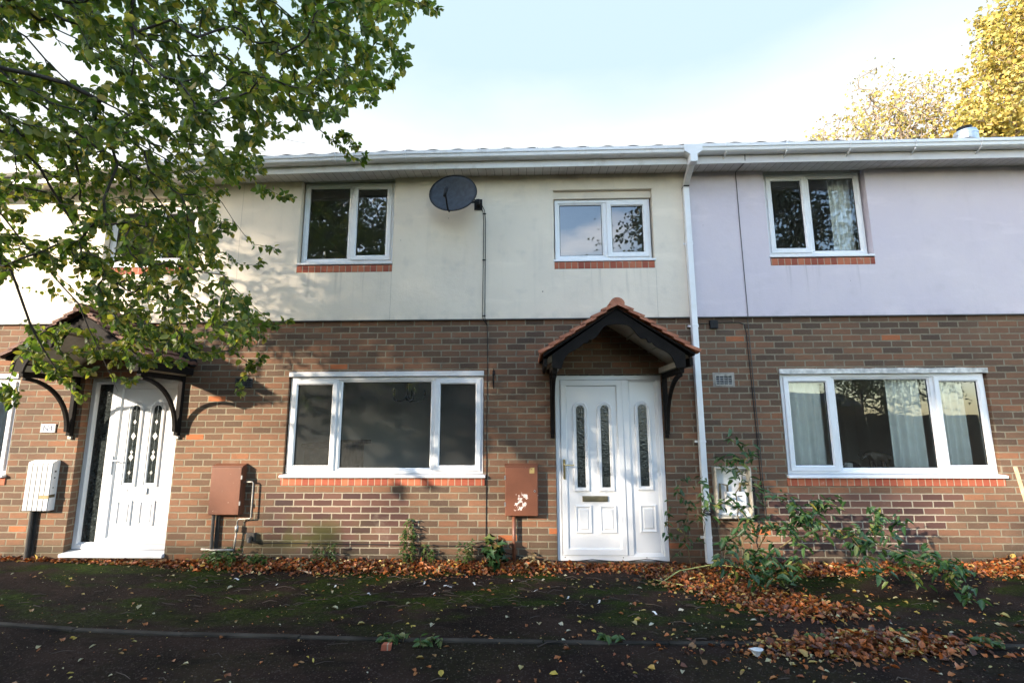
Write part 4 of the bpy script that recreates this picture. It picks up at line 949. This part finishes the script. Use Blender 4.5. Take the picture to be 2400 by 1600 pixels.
limbs = [[TR, T3, T4, T5, T6],
         [T5, *R((-120, -40, 3.0), (60, 90, 3.2), (270, 300, 3.5), (480, 430, 3.9), (560, 540, 4.2))],
         [T5, *R((-100, 80, 2.9), (130, 270, 3.2), (330, 420, 3.6), (500, 620, 4.2), (600, 720, 4.6))],
         [T4, *R((-80, 230, 3.0), (90, 380, 3.3), (210, 590, 3.7), (340, 760, 4.1))],
         [T4, *R((-60, 420, 3.2), (60, 560, 3.4), (180, 700, 3.7), (270, 900, 3.9))],
         [T3, *R((-120, 500, 3.2), (20, 600, 3.4), (70, 750, 3.6), (130, 850, 3.8))],
         [T6, *R((100, -150, 3.0), (330, 30, 3.3), (520, 190, 3.7), (640, 300, 4.0))],
         [T6, *R((300, -220, 2.8), (560, -40, 3.1), (760, 110, 3.3), (850, 200, 3.4))],
         [T6, *R((500, -250, 2.9), (760, -80, 3.0), (960, 10, 3.1))],
         [T4, *R((-60, 140, 2.5), (150, 190, 2.6), (420, 330, 2.9), (620, 350, 3.4))],
         [T5, *R((0, 10, 3.6), (240, 120, 4.0), (430, 280, 4.3), (700, 330, 3.9))]]
limbs = [[np.array(p) for p in l] for l in limbs]
A, P, tw = grow(limbs, tg, T5, .15, .018, -.03)
tree = thing('overhanging_tree', TR, 'green leafy tree reaching in from the left in front of the cream house', 'tree')
ra_i = None
branch_mesh('trunk', A, P, tree, 'bark', .0011, .42, 6, .10)
pos = []; dr = []
for ids in tw:
    k = len(ids); start = max(0, k - 5)
    for j in range(start, k):
        a = A[ids[j - 1]] if j else A[P[ids[0]]]; b = A[ids[j]]; d = b - a
        nn = 5 if j < k - 1 else 7
        for q in range(nn):
            f = (q + RNG.random()) / nn; pos.append(a + d * f); dr.append(nrm(d) * .7 + RNG.normal(size=3) * .55 + np.array([0, 0, -.45]))
pos = np.array(pos); dr = np.array(dr); n = len(pos); ln = .026 + .044 * RNG.random(n) ** .8
pos = pos + nrm(dr) * .014
leaves('crown', 'leaf', pos, dr, rdir(n) + np.array([0, 0, .9]), ln, ln * RNG.uniform(.60, .84, n), tree, .16, .12)

def big_tree(name, label, base, trunk_h, crowns, ntg, leafn, leafs, mat, bark, lobed=False, spread=.30, r0=.006, rmax=.35):
    base = np.array(base, float); t = []
    for (cx, cy, cz, rx, ry_, rz_, w) in crowns:
        m = int(ntg * w); p = rdir(m) * (RNG.random((m, 1)) ** .45) * np.array([rx, ry_, rz_]); lump = np.sin(p[:, 0:1] * 2.1 + 1) * np.sin(p[:, 2:3] * 2.4) * .25; t.append(np.array([cx, cy, cz]) + p * (1 + lump))
    t = np.concatenate(t); c0 = np.array(crowns[0][:3]); top = base + np.array([0, 0, trunk_h])
    A, P, tw = grow([[base, top, c0 * .6 + top * .4, c0]], t, base + np.array([0, 0, trunk_h * .6]), .45, .10, .08)
    o = thing(name, base, label, 'tree'); branch_mesh('trunk', A, P, o, bark, r0, .45, 5, rmax)
    ends = np.array([A[i] for ids in tw for i in ids[-2:]]); k = RNG.integers(0, len(ends), leafn)
    pos = ends[k] + RNG.normal(size=(leafn, 3)) * spread; ln = RNG.uniform(.7, 1.3, leafn) * leafs
    leaves('crown', mat, pos, rdir(leafn) + [0, 0, -.4], rdir(leafn) + [0, 0, .5], ln, ln * .75, o, .2, .15, lobed); return o
def rp_(u, v, t): return tuple(ray(u, v, t))
g1 = ray(2300, 230, 19); g2 = ray(2050, 262, 21); g3 = ray(2270, 110, 19)
big_tree('golden_tree', 'tall dense golden tree rising behind the lilac house roof', (g1[0], g1[1], 0), 4.5,
         [(g1[0] + .6, g1[1], g1[2], 2.0, 2.0, 3.0, .45), (g3[0] + 1.3, g3[1], g3[2] + .5, 1.7, 1.6, 2.2, .35), (g1[0] - 1.0, g1[1], g1[2] - 1.1, 1.6, 1.4, 1.3, .25), (g1[0] + 3.5, g1[1], g1[2] + 2, 2.6, 2, 3.5, .4)], 420, 11500, .15, 'gold', 'palebark', True, .22)
big_tree('golden_tree', 'sparser golden tree left of the dense one, its bare twigs against the sky', (g2[0], g2[1], 0), 4.2,
         [(g2[0] + .3, g2[1], g2[2] - .3, 2.4, 1.5, 2.5, .9), (g2[0] - 2.6, g2[1], g2[2] - 1.6, 2.0, 1.2, 1.5, .4), (g2[0] + 1.8, g2[1], g2[2] - .2, 1.7, 1.2, 2.0, .3)], 760, 3000, .11, 'gold', 'palebark', True, .20, .006)
# trees and a house across the way: they shade the facade and show in its windows
big_tree('broadleaf_tree', 'dark broadleaf tree across the way, mirrored in the upper windows', (-7.5, -17, 0), 4,
         [(-7.0, -17.5, 10, 4.4, 3.0, 4.0, 1.0)], 330, 9000, .16, 'darkleaf', 'bark', False, .36, .008)
big_tree('broadleaf_tree', 'wide dark tree behind the pavement left of the first, shading the cream walls', (-14.5, -14, 0), 4,
         [(-15.9, -14, 11.0, 4.4, 2.6, 3.2, 1.0), (-10.4, -12.8, 10.9, 3.8, 2.5, 3.2, .75)], 560, 34000, .18, 'darkleaf', 'bark', False, .36, .008)
big_tree('broadleaf_tree', 'dark tree across the way mirrored in the lilac house windows', (8.5, -13, 0), 3.5,
         [(8.6, -13, 9.6, 4.6, 3.2, 4.6, 1.0)], 330, 22000, .15, 'darkleaf', 'bark', False, .36, .008)
big_tree('slender_tree', 'slender half bare tree mirrored in the wide lilac house window', (13.5, -14.5, 0), 1.4,
         [(13.5, -14.5, 3.6, 1.5, 1.0, 1.9, 1.0)], 150, 1500, .10, 'darkleaf', 'bark', False, .18, .004)
big_tree('broad_tree', 'broad thin crowned tree further off, mirrored in the wide right window', (19, -21, 0), 1.8,
         [(19, -21, 4.6, 4.2, 2.0, 2.8, 1.0)], 320, 7000, .12, 'darkleaf', 'bark', False, .3, .005)
hb = thing('far_house', (-20, -22, 0), 'plain brick house with a dark roof standing across the way', 'house')
def simple_house(h, x0, x1, y0, y1, ze, zr):
    m = M(); m.box(x0, x1, y0, y1, -.1, ze); m.prism([(x0, ze + .001), (x1, ze + .001), ((x0 + x1) / 2, zr)], y0 + .001, y1 - .001) if False else None; m.build('wall', 'brick', h)
    r = M(); ym = (y0 + y1) / 2; r.loft([[(x, y0 - .4, ze - .05), (x, ym, zr), (x, y1 + .4, ze - .05), (x, ym, ze)] for x in (x0 - .3, x1 + .3)]); r.build('roof', 'rooftile', h)
    for k in range(int((x1 - x0) / 3.2)):
        for z in (1.0, 3.6):
            f = M(); a = x0 + 1 + k * 3.2; f.ring(a, a + 1.4, z, z + 1.2, [(0, y1 + .001), (0, y1 + .05), (.06, y1 + .05), (.06, y1 + .01)]); w = f.build('window', 'upvc', h)
            g_ = M(); g_.add([(a + .06, y1 + .02, z + .06), (a + 1.34, y1 + .02, z + .06), (a + 1.34, y1 + .02, z + 1.14), (a + .06, y1 + .02, z + 1.14)], [(0, 1, 2, 3)]); g_.build('pane', 'black', w)
simple_house(hb, -40, -13, -23.5, -17.5, 5.4, 8.9)
hb2 = thing('far_house', (10, -26, 0), 'smaller brick house with a dark roof seen mirrored in the right window', 'house')
simple_house(hb2, 30, 48, -75, -67, 3.6, 5.6)
def shade_hedge(x0, x1, y, z, n, label):
    P_ = np.stack([RNG.uniform(x0, x1, n), y + RNG.normal(size=n) * .35, z * RNG.random(n) ** .7 * (1 + .12 * np.sin(RNG.random(n) * 6))], 1)
    P_[:, 2] += .25 * np.sin(P_[:, 0] * 1.3) * (P_[:, 2] / z); o = thing('shade_hedge', ((x0 + x1) / 2, y, 0), label, 'shade_hedge')
    m = M(); m.box(x0, x1, y - .25, y + .25, 0, z * .93); m.build('inner_twigs', 'bark', o); ln = RNG.uniform(.14, .3, n); leaves('foliage', 'darkleaf', P_, rdir(n), rdir(n), ln, ln * .7, o); return o
shade_hedge(-34, 1.5, -12.3, 5.4, 26000, 'unseen leafy screen added behind the board fence to darken reflections and ground')  # added out of view to darken pane reflections and shade the ground
fb = M()
for k in range(110):
    x = -24 + k * .36; fb.box(x, x + .345, -11.02 - .01 * (k % 2), -11.0 - .01 * (k % 2), 0, 1.75 + .02 * (k % 3))
fb.box(-24, 16, -11.09, -11.035, .5, .58); fb.box(-24, 16, -11.09, -11.035, 1.3, 1.38)
MT['fence'] = plain('fence_boards', (.09, .065, .045), .9, var=.4)
tag(fb.build('board_fence', 'fence'), 'long wooden board fence across the way', 'fence')

# ---------------------------------------------------------------- fallen leaves, twigs, weeds
def lay(name, pts, mat, l0, l1, tilt, lobed=False, wf=(.5, .9), curl=.3):
    pts = np.array(pts); n = len(pts); ln = l0 * .7 + (l1 * 1.15 - l0 * .7) * RNG.random(n) ** 1.6; d = rdir(n, tilt)
    nor = rdir(n) * tilt * 1.3 + np.array([0, 0, 1.]); return leaves(name, mat, pts, d, nor, ln, ln * RNG.uniform(*wf, n), None, .25, curl, lobed)
pts = []
def strip_w(x):  # how far the drift reaches out from the wall
    return np.interp(x, [-7, -5.5, -4.2, -3.6, -2.9, -2, -1, 0, .6, 1.6, 2.2, 3.2, 4.3, 4.8, 5.4, 7], [.06, .06, .12, .22, .30, .34, .33, .27, .20, .27, .40, .26, .16, .28, .45, .5])
def strip_h(x): return np.interp(x, [-7, -4.2, -3.4, 0, .3, 1.6, 2.5, 4.6, 5.0, 5.6, 7], [.01, .02, .06, .07, .035, .035, .06, .05, .10, .17, .2])
while len(pts) < 15000:
    x = random.uniform(-6.6, 6.4); w = strip_w(x); r = abs(random.gauss(0, .48))
    if random.random() > min(1, strip_h(x) / .05) or r > 1.6: continue
    y = -.02 - r * w; h = strip_h(x) * max(0, 1 - r) * random.random() ** .5
    if .33 < x < 1.55 and y > .016: continue
    pts.append((x, y, gz(x, y) + .006 + h))
o = lay('leaf_drift', pts, 'litter', .026, .054, .5); kind(o, 'stuff'); o['label'] = 'drift of orange dead leaves along the foot of the wall'; o['category'] = 'fallen leaves'
pts = []
while len(pts) < 4600:      # fan from the downpipe to the kerb
    t = random.random(); x = 1.50 + t * .95 + random.gauss(0, .20 + .04 * t); y = -.32 - t * 1.05 + random.gauss(0, .10)
    if y > -.05: continue
    pts.append((x, y, gz(x, y) + .005 + .045 * random.random() * math.exp(-((x - 1.45 - t * 1.15) / .3) ** 2)))
o = lay('leaf_fan', pts, 'litter', .026, .056, .45); kind(o, 'stuff'); o['label'] = 'fan of orange dead leaves spreading from the downpipe over the path'; o['category'] = 'fallen leaves'
pts = []
while len(pts) < 4200:      # heap on the kerb
    a, b = random.gauss(0, 1), random.gauss(0, 1); wq = 1 + 1.3 * (random.random() < .14); a *= wq; b *= wq; x = 2.42 + a * .33; y = -1.93 + b * .075 + .03 * a
    h = .075 * math.exp(-(a * a + b * b) / 2) * random.random() ** .4; pts.append((x, y, gz(x, y) + .008 + h))
o = lay('leaf_heap', pts, 'litter', .030, .060, .4, wf=(.45, .85)); kind(o, 'stuff'); o['label'] = 'heap of brown dead leaves lying on the kerb'; o['category'] = 'fallen leaves'
pts = []
while len(pts) < 1300:
    x = random.uniform(-5.5, 5.5); y = random.uniform(-3.2, -.3); q = np.interp(x, [-5, 0, 2, 5], [.22, .45, 1, .9])
    if random.random() > q: continue
    pts.append((x, y, gz(x, y) + .006))
o = lay('scattered_leaves', pts, 'sparse', .022, .058, .15, wf=(.35, .8), curl=.2); kind(o, 'stuff'); o['label'] = 'single yellow and orange leaves scattered over the dark asphalt'; o['category'] = 'fallen leaves'
# crumbs and twigs
pts = []
while len(pts) < 2200:
    x = random.uniform(-5, 5); y = random.uniform(-3.2, -.2); pts.append((x, y, gz(x, y) + .003))
o = lay('debris', pts, 'sparse', .004, .014, .2); kind(o, 'stuff'); o['label'] = 'pale crumbs and seeds strewn over the asphalt'; o['category'] = 'debris'
m = M()
for k in range(260):
    x = random.gauss(-1.2, 2.0) if k % 3 else random.uniform(-4.5, 4.5); y = random.uniform(-3.0, -.35) if k % 3 == 0 else random.uniform(-1.3, -.4)
    if abs(x) > 5: continue
    a = random.uniform(-.6, .6) + (PI if random.random() < .5 else 0); L_ = random.uniform(.03, .17); z = gz(x, y) + .006; b = random.uniform(-.25, .25); r = random.uniform(.0015, .004)
    m.tube([(x, y, z), (x + L_ * .5 * math.cos(a), y + L_ * .5 * math.sin(a), z + random.uniform(0, .02)), (x + L_ * math.cos(a + b), y + L_ * math.sin(a + b), z + .003)], [r, r, r * .5], 4)
o = m.build('fallen_twigs', 'twig'); kind(o, 'stuff'); o['label'] = 'thin dead twigs lying on the asphalt'; o['category'] = 'twigs'
WP = [(-1.05, -.62), (-.80, -.70), (-.55, -.62), (-.18, -.52), (-.06, -.55), (.35, -1.0), (.62, -1.1), (1.05, -1.35), (-1.9, -.75), (-1.5, -.95), (.05, -.82), (-.9, -.92), (-2.5, -.72), (-3.0, -.55)]
for i, (x, y) in enumerate(WP):
    m = M(); a = random.uniform(0, PI); L_ = random.uniform(.03, .09); z = gz(x, y) + .008
    m.add([(x + q * L_ * math.cos(a + .5 * q) + s_ * .008 * math.sin(a), y + q * L_ * math.sin(a + .5 * q) - s_ * .008 * math.cos(a), z + .006 * math.sin(q * 5) + .002 * s_) for q in (-.5, -.15, .2, .5) for s_ in (-1, 1)], [(0, 1, 3, 2), (2, 3, 5, 4), (4, 5, 7, 6)])
    tag(m.build('plastic_scrap', 'whiteplastic'), 'curled scrap of white plastic lying on the mossy asphalt', 'litter', 'white plastic scraps on the path')
tp = ray(885, 1490, 1); 
def gpt(u, v):
    d = ray(u, v, 1) - np.array([0, -DIST, EYE]); t = -EYE / d[2]; return np.array([0, -DIST, EYE]) + d * t
p = gpt(887, 1492); m = M(); m.loft([[(p[0] + sx * .035 + q, p[1] + sy * .022, z) for sx, sy in ((-1, -1), (1, -.8), (.9, 1), (-.8, .9))] for z, q in ((.002, 0), (.045, .006))])
tag(m.build('brick_fragment', 'sillbrick', bevel=.004), 'broken piece of red brick lying beside the kerb', 'brick')
p = gpt(1740, 1508); m = M(); m.loft([[(p[0] + r * math.cos(2 * PI * j / 9) * (1 + .3 * math.sin(j * 2)), p[1] + r * .7 * math.sin(2 * PI * j / 9), .004 + z) for j in range(9)] for r, z in ((.012, 0), (.03, .03), (.045, .045), (.03, .05))])
tag(m.build('paper_scrap', 'whiteplastic'), 'crumpled white paper scrap at the left end of the leaf heap', 'litter')
m = M(); a = gpt(612, 1293); b = gpt(715, 1318); m.tube([a + [0, 0, .02], b + [0, 0, .01]], .008, 6); MT['cane'] = plain('cane', (.50, .36, .24), .7); 
tag(m.build('cane', 'cane'), 'pale straight cane lying on the leaves under the wide window', 'cane')

def weed(name, x, y, h, n, label, mat='weed', ls=.05, spread=.06, lean=.1, lobed=False, dens=14, group='weeds along the wall foot', stemr=.003):
    o = thing(name, (x, y, gz(x, y)), label, 'weed', group); sm_ = M(); P_ = []; D_ = []
    for i in range(n):
        bx, by = x + random.gauss(0, spread * .4), y + random.gauss(0, spread * .25); a = random.uniform(0, 2 * PI); hh = h * random.uniform(.6, 1); le = random.uniform(0, lean)
        c = [(bx + le * q * q * math.cos(a) * hh, by - abs(le * q * q * math.sin(a)) * hh, gz(x, y) + hh * q) for q in (0, .33, .66, 1)]
        sm_.tube(c, [stemr, stemr * .8, stemr * .6, stemr * .3], 5)
        for k in range(dens):
            q = .15 + .85 * random.random(); j = min(2, int(q * 3)); f = q * 3 - j; pt = np.array(c[j]) * (1 - f) + np.array(c[j + 1]) * f; P_.append(pt); b = random.uniform(0, 2 * PI); D_.append((math.cos(b), math.sin(b) - .2, random.uniform(-.5, .5)))
    sm_.build('stem', 'stem', o); P_ = np.array(P_); D_ = np.array(D_); nn = len(P_); ln = RNG.uniform(.6, 1.2, nn) * ls
    leaves('foliage', mat, P_, D_, rdir(nn) * .5 + [0, -.3, 1], ln, ln * (.9 if lobed else RNG.uniform(.35, .6, nn)), o, .2, .35, lobed); return o
weed('weed', -3.45, -.12, .20, 12, 'spreading green weed under the plain brown meter box', ls=.06, spread=.28, lean=.6)
weed('weed', -3.05, -.10, .16, 9, 'low green weed below the grey wall socket', ls=.055, spread=.2, lean=.5)
weed('weed', -2.30, -.07, .26, 7, 'bushy small weed left of the tall stalks', ls=.04, spread=.14, lean=.4, dens=20)
weed('weed', -1.40, -.06, .52, 2, 'tall narrow weed stalk, left of the tall pair under the wide window', ls=.055, spread=.03, lean=.05, dens=38, stemr=.005)
weed('weed', -1.30, -.06, .60, 2, 'tallest narrow weed stalk under the wide window', ls=.055, spread=.03, lean=.06, dens=40, stemr=.005)
weed('weed', -1.12, -.06, .28, 4, 'short weed just right of the tall stalks', ls=.045, spread=.09, lean=.2, dens=20)
weed('weed', -.72, -.08, .34, 7, 'pale feathery weed between tall stalks and meter box', ls=.045, spread=.10, lean=.35, dens=18)
weed('maple_seedling', -.42, -.12, .32, 7, 'broad leaved green seedling left of the rust brown pipe', 'bush', .11, .24, .5, True, 5)
weed('dry_grass', .02, -.06, .16, 16, 'dry straw coloured grass tuft right of the rust brown pipe', 'drygrass', .06, .16, .8, False, 3, stemr=.0015)
for i, (u, v, lb_) in enumerate([(900, 1478, 'small green weed beside the brick fragment on the kerb'), (985, 1478, 'dandelion like weed right of the brick fragment'), (1405, 1472, 'grass tuft growing on the kerb near the middle door'), (1880, 1480, 'green weed at the left end of the leaf heap'), (2065, 1465, 'yellowish green weed standing behind the leaf heap'), (2265, 1482, 'low green weed right of the leaf heap')]):
    p = gpt(u, v); weed('weed', p[0], p[1], .07, 7, lb_, ls=.06, spread=.10, lean=1.0, dens=5, group='weeds on the kerb')

# big bush by the downpipe
bu = thing('bush', (2.35, -.25, 0), 'sprawling green bush arching right in front of the open meter box', 'bush')
st = M(); P_ = []; D_ = []; BR = np.random.default_rng(5)
root = np.array([2.30, -.22, 0.])
tips = []
for (u, v, t) in [(1690, 1010, 5.4), (1660, 1060, 5.5), (1720, 1050, 5.4), (1610, 1110, 5.4), (1640, 1160, 5.3), (1750, 1120, 5.3), (1700, 1170, 5.2), (1760, 1200, 5.2), (1800, 1150, 5.2), (1830, 1180, 5.1), (1880, 1180, 5.1), (1920, 1160, 5.1), (1900, 1220, 5.0), (1960, 1220, 5.0), (2000, 1260, 4.95), (2050, 1230, 5.0), (2080, 1280, 4.9), (2130, 1270, 4.9), (2160, 1310, 4.8), (2200, 1340, 4.75), (2240, 1370, 4.7), (2100, 1330, 4.8), (2030, 1310, 4.8), (1980, 1290, 4.8), (1840, 1250, 5.0), (1780, 1260, 5.0), (1730, 1270, 5.0), (1700, 1300, 4.9), (1760, 1320, 4.85), (1820, 1330, 4.85), (1790, 1290, 4.9), (1740, 1340, 4.8), (1690, 1250, 5.1), (1840, 1290, 4.9), (1660, 1290, 5.0), (1870, 1150, 5.3), (2060, 1190, 5.3), (2010, 1200, 5.2), (2190, 1290, 5.0), (1800, 1215, 5.1), (1860, 1210, 5.1), (1710, 1220, 5.1)]:
    tips.append(ray(u, v, t))
tips = np.array(tips); tips[:, 2] = np.maximum(tips[:, 2], .06)
A, P, tw = grow([[root, np.array([2.28, -.2, .35]), ray(1690, 1130, 5.4)], [root, np.array([2.7, -.45, .42]), ray(1960, 1230, 5.0), ray(2150, 1300, 4.8)], [root, ray(1760, 1220, 5.2), ray(1860, 1190, 5.1)], [root, ray(1740, 1290, 5.0), ray(1780, 1310, 4.9)]], tips, root, .09, .02, .25)
A[:, 1] = np.minimum(A[:, 1], -.06); A[:, 2] = np.maximum(A[:, 2], .01)
branch_mesh('stem', A, P, bu, 'stem', .0022, .35, 5, .012)
for ids in tw:
    for i in ids[-4:]:
        for q in range(12):
            P_.append(A[i] + BR.normal(size=3) * .04); a = BR.uniform(0, 2 * PI); D_.append((math.cos(a), math.sin(a) * .7, BR.uniform(-.7, .25)))
P_ = np.array(P_); D_ = np.array(D_); n = len(P_); ln = BR.uniform(.045, .115, n)
leaves('foliage', 'bush', P_, D_, rdir(n) * .6 + [0, -.2, 1], ln, ln * BR.uniform(.34, .52, n), bu, .15, .35)
# thin saplings left of the downpipe
b2 = thing('sapling', (1.76, -.15, 0), 'thin leafy sapling between the middle door and the downpipe', 'bush')
tp = np.array([ray(u, v, 5.5) for u, v in [(1545, 1165), (1560, 1120), (1575, 1200), (1540, 1230), (1590, 1150), (1610, 1240), (1555, 1270), (1530, 1200), (1600, 1190), (1585, 1100), (1625, 1170), (1570, 1150)]])
root = np.array([1.76, -.15, 0.]); A, P, tw = grow([[root, ray(1572, 1230, 5.55)]], tp, root, .08, .015, .2); branch_mesh('stem', A, P, b2, 'stem', .002, .35, 5, .008)
P_ = []; D_ = []
for ids in tw:
    for i in ids[-3:]:
        for q in range(4): P_.append(A[i] + BR.normal(size=3) * .02); a = BR.uniform(0, 2 * PI); D_.append((math.cos(a), math.sin(a), BR.uniform(-.8, .2)))
P_ = np.array(P_); D_ = np.array(D_); n = len(P_); ln = BR.uniform(.04, .09, n); leaves('foliage', 'bush', P_, D_, rdir(n) * .6 + [0, 0, 1], ln, ln * .5, b2, .15, .35)
# long pale bramble arching over the drift
m = M(); m.tube([ray(1500, 1350, 5.2), ray(1560, 1310, 5.3), ray(1640, 1295, 5.35), ray(1720, 1305, 5.2), ray(1790, 1335, 5.0)], [.006, .006, .005, .004, .002], 6); m.tube([ray(1500, 1330, 5.3), ray(1580, 1345, 5.1), ray(1660, 1358, 5.0)], [.005, .004, .002], 6)
MT['palestem'] = plain('pale_stem', (.34, .36, .12), .6); tag(m.build('bramble_stem', 'palestem', smooth=True), 'long pale yellow stem arching over the leaves at the downpipe foot', 'stem')
